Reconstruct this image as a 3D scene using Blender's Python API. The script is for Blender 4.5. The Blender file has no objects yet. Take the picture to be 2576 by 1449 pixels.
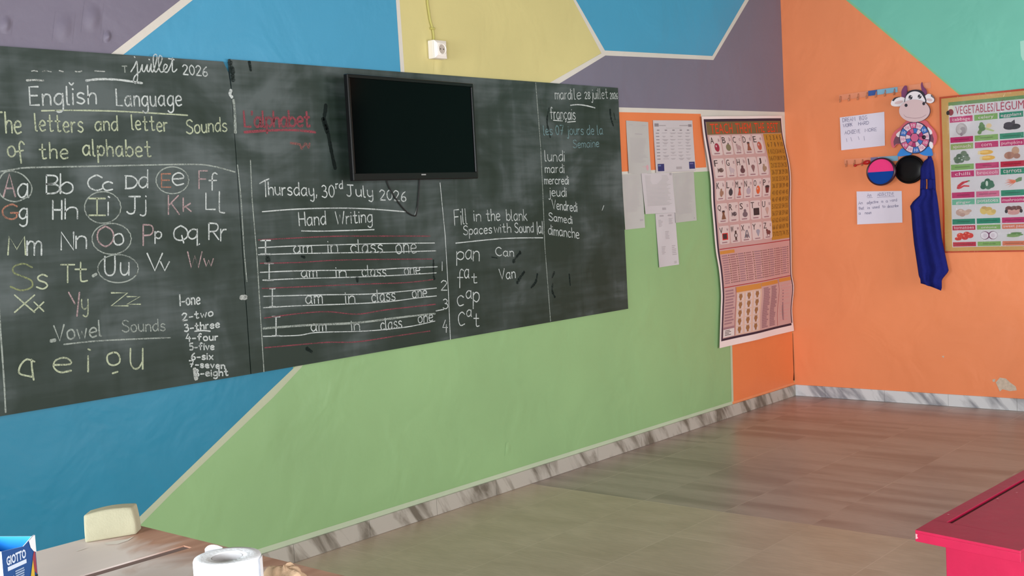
import bpy, math, random
from mathutils import Vector, Matrix, Euler
random.seed(7)
sc = bpy.context.scene
COL = sc.collection

# ------------------------------------------------------------------ camera, light, exposure
W, H = 2576, 1449
FPX = 2953.55
CAM = Vector((-6.961, -3.5962, 1.3219))
CROT = Euler((1.5026, 0.0529, -0.8638), 'XYZ')
cd = bpy.data.cameras.new('camera'); cam = bpy.data.objects.new('camera', cd); COL.objects.link(cam)
cam.location = CAM; cam.rotation_euler = CROT
cd.sensor_fit = 'HORIZONTAL'; cd.sensor_width = 36.0; cd.lens = 36.0 * FPX / W
cd.clip_start = 0.02
sc.camera = cam
CR = CROT.to_matrix()

world = bpy.data.worlds.new('sky'); sc.world = world; world.use_nodes = True
bg = world.node_tree.nodes['Background']
bg.inputs[0].default_value = (0.62, 0.78, 1.0, 1); bg.inputs[1].default_value = 1.0

def area(name, loc, rot, sx, sy, power, col):
    l = bpy.data.lights.new(name, 'AREA'); l.shape = 'RECTANGLE'; l.size = sx; l.size_y = sy
    l.energy = power; l.color = col; l.spread = math.radians(125)
    o = bpy.data.objects.new(name, l); COL.objects.link(o); o.location = loc; o.rotation_euler = rot
    return o
# daylight coming in through the openings of the left wall (x = -8.8) and of the back wall (y = -6.2)
R90 = math.pi / 2
area('daylight_left_window', (-8.78, -1.75, 1.5), (0, -R90, 0), 1.2, 1.7, 95, (0.90, 0.96, 1.0))
area('daylight_left_door', (-8.78, -4.3, .95), (0, -R90, 0), 1.7, 1.5, 215, (0.94, 0.97, 1.0))
area('daylight_back_window', (-5.2, -6.18, 1.65), (R90, 0, 0), 1.8, 1.4, 50, (0.97, 0.98, 1.0))
area('daylight_back_door', (-1.9, -6.18, 1.1), (R90, 0, 0), 1.5, 2.0, 85, (0.98, 0.97, 1.0))

sc.view_settings.view_transform = 'Standard'; sc.view_settings.look = 'None'
sc.view_settings.gamma = 1.0; sc.view_settings.use_curve_mapping = False
sc.view_settings.exposure = -0.26
sc.cycles.max_bounces = 8; sc.cycles.diffuse_bounces = 5; sc.cycles.transparent_max_bounces = 12
sc.cycles.use_denoising = True

# ------------------------------------------------------------------ unprojection onto real planes
def ray(x, y): return CR @ Vector(((x - W / 2) / FPX, -(y - H / 2) / FPX, -1.0))
def onz(x, y, z): d = ray(x, y); return CAM + d * ((z - CAM.z) / d.z)
def ony(x, y, Y=0.0): d = ray(x, y); return CAM + d * ((Y - CAM.y) / d.y)
def onx(x, y, X=0.0): d = ray(x, y); return CAM + d * ((X - CAM.x) / d.x)
def zoomed(x0, y0, s): return lambda x, y: (x0 + x / s, y0 + y / s)

# ------------------------------------------------------------------ materials
def lin(c):
    c = c / 255.0
    return c / 12.92 if c <= 0.04045 else ((c + 0.055) / 1.055) ** 2.4
def rgb(t): return (lin(t[0]), lin(t[1]), lin(t[2]), 1.0)
MATS = {}
def nodes(m):
    nt = m.node_tree
    return nt, nt.nodes, nt.links, nt.nodes['Principled BSDF']
def mat(name, col, rough=0.6, spec=0.4, var=0.0, scale=8.0, bump=0.0, bscale=60.0, metal=0.0, coat=0.0, stretch=(1, 1, 1)):
    if name in MATS: return MATS[name]
    m = bpy.data.materials.new(name); m.use_nodes = True
    nt, N, L, b = nodes(m)
    c = rgb(col)
    b.inputs['Base Color'].default_value = c
    b.inputs['Roughness'].default_value = rough
    b.inputs['Specular IOR Level'].default_value = spec
    b.inputs['Metallic'].default_value = metal
    b.inputs['Coat Weight'].default_value = coat
    tc = N.new('ShaderNodeTexCoord'); mp = N.new('ShaderNodeMapping'); mp.inputs['Scale'].default_value = stretch
    L.new(tc.outputs['Object'], mp.inputs[0])
    if var > 0:
        n = N.new('ShaderNodeTexNoise'); n.inputs['Scale'].default_value = scale; n.inputs['Detail'].default_value = 6
        L.new(mp.outputs[0], n.inputs['Vector'])
        r = N.new('ShaderNodeMapRange'); r.inputs[1].default_value = 0.3; r.inputs[2].default_value = 0.7
        r.inputs[3].default_value = 1 - var; r.inputs[4].default_value = 1 + var
        L.new(n.outputs[0], r.inputs[0])
        mx = N.new('ShaderNodeVectorMath'); mx.operation = 'SCALE'; mx.inputs[0].default_value = c[:3]
        L.new(r.outputs[0], mx.inputs['Scale']); L.new(mx.outputs[0], b.inputs['Base Color'])
    if bump > 0:
        n2 = N.new('ShaderNodeTexNoise'); n2.inputs['Scale'].default_value = bscale; n2.inputs['Detail'].default_value = 4
        L.new(mp.outputs[0], n2.inputs['Vector'])
        bp = N.new('ShaderNodeBump'); bp.inputs['Strength'].default_value = bump; bp.inputs['Distance'].default_value = 0.01
        L.new(n2.outputs[0], bp.inputs['Height']); L.new(bp.outputs[0], b.inputs['Normal'])
    MATS[name] = m
    return m
def ink(col, rough=0.55, coat=0.0):
    return mat('print_%d_%d_%d_%d' % (*col, int(coat * 10)), col, rough, 0.3, coat=coat)

def paint(name, col, rough=0.42):
    """satin wall paint over hand-trowelled plaster"""
    if name in MATS: return MATS[name]
    m = mat(name, col, rough, 0.35, var=0.05, scale=1.6)
    nt, N, L, b = nodes(m)
    tc = N.new('ShaderNodeTexCoord')
    n1 = N.new('ShaderNodeTexNoise'); n1.inputs['Scale'].default_value = 3.2; n1.inputs['Detail'].default_value = 3; n1.inputs['Distortion'].default_value = .6
    n2 = N.new('ShaderNodeTexNoise'); n2.inputs['Scale'].default_value = 55; n2.inputs['Detail'].default_value = 3
    for n in (n1, n2): L.new(tc.outputs['Object'], n.inputs['Vector'])
    b1 = N.new('ShaderNodeBump'); b1.inputs['Strength'].default_value = .30; b1.inputs['Distance'].default_value = .03
    b2 = N.new('ShaderNodeBump'); b2.inputs['Strength'].default_value = .10; b2.inputs['Distance'].default_value = .004
    L.new(n1.outputs[0], b1.inputs['Height']); L.new(n2.outputs[0], b2.inputs['Height'])
    L.new(b1.outputs[0], b2.inputs['Normal']); L.new(b2.outputs[0], b.inputs['Normal'])
    return m

def chalk(name, col, dens=0.62):
    """dry chalk: breaks up over the grain of the board"""
    if name in MATS: return MATS[name]
    m = mat(name, col, 0.95, 0.05)
    nt, N, L, b = nodes(m)
    tc = N.new('ShaderNodeTexCoord')
    n = N.new('ShaderNodeTexNoise'); n.inputs['Scale'].default_value = 170; n.inputs['Detail'].default_value = 4
    n3 = N.new('ShaderNodeTexNoise'); n3.inputs['Scale'].default_value = 14; n3.inputs['Detail'].default_value = 2
    for q in (n, n3): L.new(tc.outputs['Object'], q.inputs['Vector'])
    ad = N.new('ShaderNodeMath'); ad.operation = 'MULTIPLY_ADD'; ad.inputs[1].default_value = .7
    L.new(n3.outputs[0], ad.inputs[0]); L.new(n.outputs[0], ad.inputs[2])
    r = N.new('ShaderNodeMapRange'); r.inputs[1].default_value = 0.80 - dens * .5; r.inputs[2].default_value = 1.05 - dens * .25
    r.inputs[3].default_value = 0.15 * dens; r.inputs[4].default_value = min(1.0, .45 + .8 * dens)
    L.new(ad.outputs[0], r.inputs[0]); L.new(r.outputs[0], b.inputs['Alpha'])
    return m

# ------------------------------------------------------------------ mesh builder and tags
class MB:
    def __init__(s): s.v = []; s.f = []; s.m = []; s.mats = []; s.sm = []
    def mi(s, m):
        if m not in s.mats: s.mats.append(m)
        return s.mats.index(m)
    def add(s, vs, fs, m, smooth=False):
        o = len(s.v); k = s.mi(m)
        s.v.extend([tuple(v) for v in vs])
        for f in fs: s.f.append([o + i for i in f]); s.m.append(k); s.sm.append(smooth)
    def poly(s, pts, m): s.add(pts, [list(range(len(pts)))], m)
    def box(s, a, b, m, M=None):
        x0, y0, z0 = a; x1, y1, z1 = b
        vs = [Vector(q) for q in ((x0, y0, z0), (x1, y0, z0), (x1, y1, z0), (x0, y1, z0), (x0, y0, z1), (x1, y0, z1), (x1, y1, z1), (x0, y1, z1))]
        if M: vs = [M @ q for q in vs]
        s.add(vs, [[0, 3, 2, 1], [4, 5, 6, 7], [0, 1, 5, 4], [1, 2, 6, 5], [2, 3, 7, 6], [3, 0, 4, 7]], m)
    def prism(s, pts, d, m, side=None, back=True):
        """pts: front outline (counter-clockwise seen from the front), d: vector to the back"""
        n = len(pts); pts = [Vector(p) for p in pts]; d = Vector(d)
        s.add(pts, [list(range(n))], m)
        vs = pts + [p + d for p in pts]
        s.add(vs, [[i, n + i, n + (i + 1) % n, (i + 1) % n] for i in range(n)], side or m)
        if back: s.add([p + d for p in pts], [list(range(n))[::-1]], side or m)
    def tube(s, pts, r, m, n=8, caps=True):
        pts = [Vector(p) for p in pts]; rings = []
        up = Vector((0.31, 0.17, 0.93)).normalized()
        for i, p in enumerate(pts):
            t = (pts[min(i + 1, len(pts) - 1)] - pts[max(i - 1, 0)]).normalized()
            a = t.cross(up).normalized(); b = t.cross(a)
            rr = r[i] if isinstance(r, (list, tuple)) else r
            rings.append([p + a * rr * math.cos(2 * math.pi * k / n) + b * rr * math.sin(2 * math.pi * k / n) for k in range(n)])
        vs = [q for R in rings for q in R]; fs = []
        for i in range(len(pts) - 1):
            for k in range(n): fs.append([i * n + k, i * n + (k + 1) % n, (i + 1) * n + (k + 1) % n, (i + 1) * n + k])
        if caps: fs += [list(range(n))[::-1], [(len(pts) - 1) * n + k for k in range(n)]]
        s.add(vs, fs, m, True)
    def lathe(s, prof, c, ax, m, n=40, close=False):
        """prof: (radius, height along ax)"""
        ax = Vector(ax).normalized(); a = ax.orthogonal().normalized(); b = ax.cross(a); c = Vector(c)
        vs = [c + ax * h + (a * math.cos(2 * math.pi * k / n) + b * math.sin(2 * math.pi * k / n)) * r for r, h in prof for k in range(n)]
        fs = []; P = len(prof)
        for i in range(P if close else P - 1):
            j = (i + 1) % P
            for k in range(n): fs.append([i * n + k, i * n + (k + 1) % n, j * n + (k + 1) % n, j * n + k])
        s.add(vs, fs, m, True)
    def grid(s, fn, nu, nv, m, smooth=True):
        vs = [fn(i / nu, j / nv) for j in range(nv + 1) for i in range(nu + 1)]
        fs = [[j * (nu + 1) + i, j * (nu + 1) + i + 1, (j + 1) * (nu + 1) + i + 1, (j + 1) * (nu + 1) + i] for j in range(nv) for i in range(nu)]
        s.add(vs, fs, m, smooth)
    def build(s, name, parent=None, base=None, bevel=0.0, seg=2):
        if base is None: base = parent['_b'] if parent is not None else (0, 0, 0)
        b = Vector(base)
        me = bpy.data.meshes.new(name)
        me.from_pydata([tuple(Vector(v) - b) for v in s.v], [], s.f)
        for m in s.mats: me.materials.append(m)
        for p, k, q in zip(me.polygons, s.m, s.sm): p.material_index = k; p.use_smooth = q
        me.update()
        o = bpy.data.objects.new(name, me); COL.objects.link(o)
        if parent is not None: o.parent = parent
        else: o.location = b
        if bevel:
            w = o.modifiers.new('weld', 'WELD'); w.merge_threshold = 1e-5
            md = o.modifiers.new('bevel', 'BEVEL'); md.width = bevel; md.segments = seg; md.limit_method = 'ANGLE'; md.angle_limit = 0.6
        BASE[o.name] = tuple(b)
        return o
BASE = {}
class Thing:
    """an Empty at the thing's base that parents its parts"""
    def __new__(cls, name, label, cat, base, group=None):
        o = bpy.data.objects.new(name, None); COL.objects.link(o); o.location = base; o.empty_display_size = .05
        BASE[o.name] = tuple(base)
        tag(o, label, cat, group)
        return o
def tag(o, label, cat, group=None):
    o['label'] = label; o['category'] = cat
    if group: o['group'] = group
    return o
def struct(o): o['kind'] = 'structure'; return o
def put(mb, name, parent, label=None, **k):
    o = mb.build(name, parent, BASE[parent.name], **k)
    if label: o['label'] = label
    return o

# ------------------------------------------------------------------ hand lettering (single strokes, cap height 10)
G = {
 'A': "0,0 3.5,10 7,0;1.3,3.6 5.7,3.6", 'B': "0,0 0,10;~0,10 4,9.6 5,7.6 3.5,5.6 0,5.2;~0,5.2 4.5,4.8 6,2.6 4.2,.4 0,0",
 'C': "~6.5,8.5 4,10 1,8 0,5 1,1.8 4,0 6.8,1.4", 'D': "0,0 0,10;~-.6,10 4,9.3 6.5,5.5 4.5,1 -.4,0",
 'E': "5,10 0,10 0,0 5.2,0;0,5.2 4.3,5.2", 'F': "5.5,10 0,10 0,0;0,5.4 4.4,5.4",
 'G': "~6.3,8.6 4,10 1,8 0,5 1,1.6 4,0 6,1.5 6,4.3;7,4.3 3.5,4.3", 'H': "0,0 0,10;6,0 6,10;0,5 6,5",
 'I': "2.5,0 2.5,10;0,10 5,10;0,0 5,0", 'J': "3.6,10 3.6,2;~3.6,2.4 3,.4 1.2,0 0,1.2;1,10 6,10",
 'K': "0,0 0,10;5.5,10 0,4.6;1.5,6 6,0", 'L': "0,10 0,0 5,0", 'M': "0,0 .6,10 4,3 7.4,10 8,0", 'N': "0,0 0,10 6,0 6,10",
 'O': "~3.5,10 .8,8 0,5 .8,2 3.5,0 6.2,2 7,5 6.2,8 3.5,10", 'P': "0,0 0,10;~0,10 4.5,9.6 5.6,7.4 4.2,5.2 0,4.8",
 'Q': "~3.5,10 .8,8 0,5 .8,2 3.5,1 6.2,2.4 7,5 6.2,8 3.5,10;4,4 5,-.6", 'R': "0,0 0,10;~0,10 4.5,9.6 5.6,7.4 4.2,5.2 0,4.8;2.4,4.9 6,0",
 'S': "~6,8.6 3.6,10 .9,8.8 1,6.6 3.4,5.2 5.8,3.6 5.8,1.2 3,0 0,1.4", 'T': "0,10 7,10;3.5,10 3.5,0",
 'U': "~0,10 0,3 1.2,.6 3,0 4.8,.6 6,3 6,10", 'V': "0,10 3.5,0 7,10", 'W': "0,10 2.3,0 4.5,7.5 6.7,0 9,10",
 'X': "0,10 6.4,0;6.4,10 0,0", 'Y': "0,10 3.4,5.2;6,10 4.6,0", 'Z': "0,10 6,10 0,0 6.2,0",
 'a': "~5,5.4 2.6,6 .4,4 .4,1.6 2,0 4,1 5,3.4;5,6 5,.6 5.6,0", 'b': "0,10 0,0;~0,3.6 2.4,5.8 4.8,4.4 4.8,1.4 2.4,0 0,1.4",
 'c': "~4.8,5 2.8,6 .5,4.6 .2,2.2 1.8,.1 4.8,.8", 'd': "~5,5.4 2.6,6 .4,4 .4,1.6 2,0 4,1 5,3.4;5,10 5,0",
 'e': "~.3,3 4.6,3.4 4.4,5.2 2.6,6 .6,4.6 .3,2 2,0 4.9,.7", 'f': "~4.6,9.2 3.2,10 2,8.8 1.8,6 1.8,0;0,5.6 4.2,5.6",
 'g': "~5,5.4 2.6,6 .4,4 .4,1.6 2,.2 4,1 5,3.4;~5,6 5,-1.5 4,-3.6 2,-4 .4,-3", 'h': "0,10 0,0;~0,3.6 1.6,5.6 3.6,5.6 4.4,4 4.4,0",
 'i': "1,6 1,0;1,8.6 1.2,8.2", 'j': "~2.4,6 2.4,-2 1.4,-3.8 0,-3.2;2.4,8.6 2.6,8.2", 'k': "0,10 0,0;4,6 0,2.6;1.2,3.6 4.4,0",
 'l': "~.6,10 .6,1.4 1.1,.2 1.9,0", 'm': "0,6 0,0;~0,4 1.4,5.8 2.9,5.4 3.3,4 3.3,0;~3.3,4 4.8,5.8 6.2,5.4 6.6,4 6.6,0",
 'n': "0,6 0,0;~0,3.8 1.6,5.8 3.6,5.6 4.4,4 4.4,0", 'o': "~2.6,6 .5,4.8 .2,2.6 1,.6 2.8,0 4.8,1.2 5,3.6 4,5.6 2.6,6",
 'p': "0,6 0,-4;~0,4 2,6 4.4,5 4.6,2 2.6,.2 0,1.6", 'q': "~5,5.4 2.6,6 .4,4 .4,1.6 2,.2 4,1 5,3.4;5,6 5,-4 6.2,-2.8",
 'r': "0,6 0,0;~0,3.6 1.4,5.6 3.2,5.8", 's': "~4.2,5.2 2.4,6 .6,5 1,3.6 3.4,2.6 4.2,1.2 2.4,0 0,.8",
 't': "~2,9.4 2,1.4 2.8,.2 4.4,.6;0,6 4,6", 'u': "~0,6 0,2 1.2,.2 3,.4 4.4,2.4;4.4,6 4.4,0", 'v': "0,6 2.2,0 4.6,6",
 'w': "0,6 1.6,0 3.2,4.8 4.8,0 6.4,6", 'x': "0,6 4.6,0;4.6,6 0,0", 'y': "~0,6 .2,2 1.6,.4 3.4,1 4.4,2.6;~4.4,6 4.4,-2 3,-4 1,-3.2",
 'z': "0,6 4.4,6 0,0 4.6,0", '0': "~2.6,10 .6,8 0,5 .6,2 2.6,0 4.6,2 5.2,5 4.6,8 2.6,10", '1': "1,10 1,0",
 '2': "~0,8 2,10 4.6,8.8 4.4,6 0,0;0,0 5.4,0", '3': "~.4,9 2.4,10 4.4,8.4 3.6,6 2,5.4;~2,5.4 4.6,4.6 5,2 3,0 0,1",
 '4': "3,10 0,3.4 5.4,3.4;4,6 4,-1", '5': "5,10 1,10 .6,5.8;~.6,5.8 3.4,6 5,3.6 3.6,.6 .2,.4",
 '6': "~4.4,9.6 1.6,7 .2,3 1,.4 3,0 4.8,1.6 4.2,4 2,4.4 .4,2.8", '7': "0,10 5.4,10 2,0;1,4.6 4.6,4.6",
 '8': "~2.6,5.4 .6,7.4 1.4,9.6 3.6,9.8 4.6,7.8 2.6,5.4 .4,3.2 .8,.6 3,0 5,1.4 4.6,3.6 2.6,5.4", ',': "1,1 .4,-1.4", '.': "1,.4 1.2,0",
 '-': "0,3.4 4,3.4", '/': "1,10 .8,-1", "'": "1,10 .6,8", '!': "1,10 1,3;1,.4 1.1,0",
 '\u00e7': "~4.8,5 2.8,6 .5,4.6 .2,2.2 1.8,.1 4.8,.8;~2.4,0 3,-1.4 1.4,-2.2",
}
def spline(p, k=5):
    """Catmull-Rom through 2-D points"""
    if len(p) < 3: return list(p)
    q = [p[0]] + list(p) + [p[-1]]; out = []
    for i in range(1, len(q) - 2):
        a, b, c, d = q[i - 1], q[i], q[i + 1], q[i + 2]
        for j in range(k):
            t = j / k
            out.append(tuple(.5 * (2 * b[n] + (c[n] - a[n]) * t + (2 * a[n] - 5 * b[n] + 4 * c[n] - d[n]) * t * t + (3 * b[n] - a[n] - 3 * c[n] + d[n]) * t ** 3) for n in (0, 1)))
    out.append(tuple(p[-1])); return out
def strokes(ch):
    out = []
    for s in G[ch].split(';'):
        sm = s.startswith('~'); p = [tuple(float(k) for k in q.split(',')) for q in s.lstrip('~').split()]
        out.append(spline(p) if sm else p)
    return out
def word_strokes(text, gap=1.9, space=5.0, xh=1.0):
    x = 0; out = []
    for ch in text:
        if ch == ' ': x += space; continue
        S = strokes(ch); xs = [p[0] for s in S for p in s]; lo, hi = min(xs), max(xs)
        jit = random.uniform(-.25, .25); sl = random.uniform(-.02, .03)
        for s in S: out.append([(x + p[0] - lo + sl * p[1], (p[1] if p[1] <= 0 or xh == 1.0 else p[1]) + jit) for p in s])
        x += hi - lo + gap
    return out, x - gap
def word(text, x0, y0, x1, y1, h, **k):
    """strokes of a word in photograph coordinates: baseline from (x0,y0) to (x1,y1), cap height h"""
    S, w = word_strokes(text, **k); out = []
    for s in S: out.append([(x0 + (x1 - x0) * p[0] / w + .065 * -p[1] * h / 10, y0 + (y1 - y0) * p[0] / w - p[1] * h / 10) for p in s])
    return out
def glyph(ch, x0, y0, x1, y1):
    """strokes of one letter fitted to a box"""
    S = strokes(ch); xs = [p[0] for s in S for p in s]; ys = [p[1] for s in S for p in s]
    ax, bx, ay, by = min(xs), max(xs), min(ys), max(ys)
    sx = (x1 - x0) / max(bx - ax, .3); sy = (y1 - y0) / max(by - ay, .3)
    return [[(x0 + (p[0] - ax) * sx, y1 - (p[1] - ay) * sy) for p in s] for s in S]
def oval(cx, cy, rx, ry, n=40, a0=0.3):
    return [[(cx + rx * math.cos(a0 + 2 * math.pi * i / n) * (1 + .02 * math.sin(3 * i)), cy + ry * math.sin(a0 + 2 * math.pi * i / n)) for i in range(n + 2)]]
def ribbon(mb, pts, w, m, nrm, jit=.12):
    """flat chalk or pen stroke lying on a surface with normal nrm, round ends"""
    P = [Vector(pts[0])]
    for p in pts[1:]:
        p = Vector(p); d = (p - P[-1]).length
        if d < 1e-5: continue
        k = max(1, int(d / .05))
        P += [P[-1].lerp(p, (i + 1) / k) for i in range(k)] if k > 1 else [p]
    if len(P) < 2: P.append(P[0] + Vector((.001, .001, .001)))
    t0 = (P[1] - P[0]).normalized(); t1 = (P[-1] - P[-2]).normalized()
    P = [P[0] - t0 * w * .35] + P + [P[-1] + t1 * w * .35]
    vs = []; n = len(P)
    for i, p in enumerate(P):
        t = (P[min(i + 1, n - 1)] - P[max(i - 1, 0)]).normalized(); s = nrm.cross(t).normalized()
        ww = w * .5 * (1 + random.uniform(-jit, jit)) * (.55 if i in (0, n - 1) else 1)
        vs += [p - s * ww, p + s * ww]
    mb.add(vs, [[2 * i, 2 * i + 2, 2 * i + 3, 2 * i + 1] for i in range(n - 1)], m)

# printed lettering from the built-in font, as triangles in a unit box
TXT = {}
def text_tris(s, bold=0.0):
    key = (s, bold)
    if key in TXT: return TXT[key]
    cu = bpy.data.curves.new('t', 'FONT'); cu.body = s; cu.resolution_u = 2; cu.offset = bold
    o = bpy.data.objects.new('t', cu); COL.objects.link(o)
    bpy.context.view_layer.update()
    me = o.evaluated_get(bpy.context.evaluated_depsgraph_get()).to_mesh()
    v = [(q.co.x, q.co.y) for q in me.vertices]; f = [list(p.vertices) for p in me.polygons]
    bpy.data.objects.remove(o); bpy.data.curves.remove(cu)
    xs = [a for a, b in v]; ys = [b for a, b in v]
    x0, x1, y0, y1 = min(xs), max(xs), min(ys), max(ys)
    TXT[key] = ([((a - x0) / (x1 - x0), (b - y0) / (y1 - y0)) for a, b in v], f)
    return TXT[key]
class Print:
    """flat printed matter laid over a sheet: fn(u, v, lift) gives the point, v runs downwards"""
    def __init__(s, fn): s.fn = fn; s.mb = MB()
    def rect(s, u0, v0, u1, v1, m, o, nu=1, nv=1):
        s.mb.grid(lambda a, b: s.fn(u0 + (u1 - u0) * a, v1 + (v0 - v1) * b, o), nu, nv, m, False)
    def poly(s, pts, m, o): s.mb.poly([s.fn(a, b, o) for a, b in pts], m)
    def ell(s, cu, cv, ru, rv, m, o, n=20, rot=0.0):
        c, q = math.cos(rot), math.sin(rot)
        P = []
        for i in range(n):
            a = -2 * math.pi * i / n; x, y = math.cos(a), math.sin(a)
            P.append((cu + ru * (x * c - y * q), cv + rv * (x * q + y * c)))
        s.poly(P, m, o)
    def text(s, t, u0, v0, u1, v1, m, o, bold=0.0):
        v, f = text_tris(t, bold)
        if t in 'I1ijl': d = (u1 - u0) * .36; u0 += d; u1 -= d
        s.mb.add([s.fn(u0 + (u1 - u0) * a, v1 + (v0 - v1) * b, o) for a, b in v], f, m)
    def pen(s, S, w, m, o, nrm):
        for st in S: ribbon(s.mb, [s.fn(a, b, o) for a, b in st], w, m, nrm, .05)

# ------------------------------------------------------------------ the room
XL, YB, ZC = -8.8, -6.2, 3.0
def F(x, y, o=0.0):
    p = ony(x, y, -o); p.z = min(max(p.z, 0.0), ZC - .01); p.x = min(max(p.x, XL), -.0005); return p
def S_(x, y, o=0.0):
    p = onx(x, y, -o); p.z = min(max(p.z, 0.0), ZC - .01); p.y = min(p.y, -.0005); return p

BLUE = paint('paint_blue', (68, 146, 180)); BLUE_SHADED = paint('paint_blue_shaded', (34, 120, 148)); YEL = paint('paint_yellow', (200, 188, 128)); PUR = paint('paint_purple', (114, 108, 124))  # lower blue: the upper paint with dimmer light and colour cast put in
GRN = paint('paint_green', (136, 170, 118)); ORG = paint('paint_orange', (220, 122, 72)); ORG_LIT = paint('paint_orange_lit', (230, 136, 90)); TUR = paint('paint_turquoise', (112, 186, 166))  # right wall's orange: the front orange with stronger light put into the colour
CRM = paint('paint_cream', (204, 198, 188)); CRG = paint('paint_cream_green', (172, 178, 150)); PALE = paint('paint_pale_green', (176, 188, 160)); WHT = mat('paint_white', (225, 222, 214), .7, .2)
PLAST = mat('bare_plaster', (196, 178, 160), .9, .1, var=.12, scale=60)
DARK = mat('crack_dark', (70, 40, 30), .9, .05)

w = MB()
w.grid(lambda a, b: Vector((XL * (1 - a), 0, ZC * b)), 24, 10, GRN)
w.box((XL, .001, 0), (0, .15, ZC), WHT)
def wp(pts, m, o): w.poly([F(x, y, o) for x, y in pts], m)
# lower left blue field and the cream band that bounds it
wp([(-2600, 1000), (-2600, 300), (200, 600), (760, 800), (736.6, 928), (661, 1000), (413, 1240), (348, 1303), (120, 1525), (-900, 2500), (-2600, 2500)], BLUE_SHADED, .0004)
wp([(790, 875), (758, 924.5), (687, 1000), (433, 1240), (354, 1320), (110, 1560), (100, 1545), (348, 1303), (413, 1240), (661, 1000), (736.6, 928), (770, 896)], CRG, .0006)
# upper fields
wp([(-3000, -900), (700, -190), (454, 0), (297, 122), (180, 213), (-2600, 250)], PUR, .0004)
wp([(454, 0), (760, -236), (800, -236), (485, 0), (326, 125), (240, 192), (200, 197)], CRM, .0008)
wp([(485, 0), (810, -245), (985, -245), (996, 0), (1010, 220), (700, 300), (210, 215)], BLUE, .0004)
wp([(996, 0), (982, -245), (991, -245), (1005, 0), (1021, 230), (1011, 230)], CRM, .0008)
wp([(1005, 0), (991, -245), (1310, -245), (1442, 0), (1514, 133), (1382, 208.7), (1340, 232), (1180, 260), (1021, 230)], YEL, .0004)
wp([(1442, 0), (1310, -245), (1318, -245), (1448.7, 0), (1521.7, 127), (1792, 141), (1874, 0), (1990, -200), (2000, -200), (1884, 0), (1794.6, 151), (1523, 139.6), (1406, 211), (1370, 232), (1340, 232), (1382, 208.7), (1513, 134)], CRM, .0008)
wp([(1448.7, 0), (1318, -245), (2010, -245), (1874, 0), (1792, 141), (1521.7, 127)], BLUE, .0004)
wp([(1884, 0), (2030, -245), (1960, -245), (1966, 0), (1974, 282), (1557, 270), (1400, 266), (1370, 232), (1406, 211), (1523, 139.6), (1794.6, 151)], PUR, .0004)
wp([(1540, 269.4), (1557, 270), (1974.5, 281.8), (1974.7, 291), (1557, 282), (1540, 281)], CRM, .0008)
wp([(1540, 276), (1765, 280), (1777, 421), (1540, 433)], ORG, .0004)
wp([(1762, 279), (1975, 284), (1979, 430), (1777, 421)], CRM, .0005)
wp([(1540, 433), (1777, 421), (1800, 420), (1800, 430), (1540, 443)], CRM, .0008)
wp([(1835, 700), (1992, 700), (1999, 1010), (1843, 1060)], ORG, .0004)
wp([(1833, 700), (1838, 700), (1846, 1040), (1841, 1040)], PALE, .0008)
# pale unpainted strip over the skirting
a0, a1 = F(0, 1700, .0009), F(1843, 1020, .0009)
w.poly([(XL, -.0009, .0), (a1.x, -.0009, .0), (a1.x, -.0009, .090), (XL, -.0009, .097)], PALE)
w.poly([(a1.x, -.0009, .0), (-.001, -.0009, .0), (-.001, -.0009, .086), (a1.x, -.0009, .086)], paint('paint_orange_worn', (222, 138, 92)))
struct(w.build('wall_front'))
o = MB(); o.poly([F(1994, 838, .0012), F(1997, 838, .0012), F(1999, 905, .0012), F(2000.5, 930, .0012), F(1999.5, 957, .0012), F(1995.5, 957, .0012), F(1997, 935, .0012), F(1995.5, 905, .0012)], DARK)
struct(o.build('plaster_flaw_1'))  # dark crack down the wall corner

# knocks and trowel marks in the plaster
dm = MB()
def dent(px, py, r, d, m):
    c = F(px, py)
    def fn(a, b):
        x, z = (a - .5) * 2, (b - .5) * 2; k = max(0, 1 - x * x - z * z)
        return Vector((c.x + x * r * .7 + .2 * z * r, -.0010 - d * k * k, c.z + z * r))
    dm.grid(fn, 12, 12, m)
for q in ((232, 45, .05, .006), (270, 92, .022, .008), (14, 62, .03, .006), (160, 70, .05, .004)): dent(*q, PUR)
dent(1105, 165, .05, .003, YEL); dent(1278, 1128, .030, .002, GRN)
struct(dm.build('plaster_flaw_2'))
w = MB()
w.grid(lambda a, b: Vector((0, YB * a, ZC * b)), 20, 10, ORG_LIT)
w.box((.001, YB, 0), (.15, .15, ZC), WHT)
def sp(pts, m, o): w.poly([S_(x, y, o) for x, y in pts], m)
sp([(1900, -196), (2133, 0), (2410.6, 233), (2700, 480), (3100, 800), (3900, 100), (3600, -800)], TUR, .0004)
sp([(2128, 0), (1895, -196), (1903, -196), (2136, 0), (2414, 233), (2700, 473), (2697, 476), (2408, 234)], paint('paint_mint', (128, 184, 140)), .0006)
sp([(2505, 962), (2515, 950), (2530, 952), (2541, 962), (2555, 972), (2558, 982), (2540, 984), (2522, 979), (2515, 985)], PLAST, .0008)
sp([(2496, 955), (2504, 953), (2503, 960), (2498, 961)], PLAST, .0008)
sp([(2369, 896), (2375, 895), (2374, 901)], PLAST, .0008)
sp([(2566, 104), (2590, 98), (2592, 152), (2573, 152), (2568, 140)], paint('paint_pale_mint', (158, 208, 192)), .0008)
struct(w.build('wall_right'))

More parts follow.
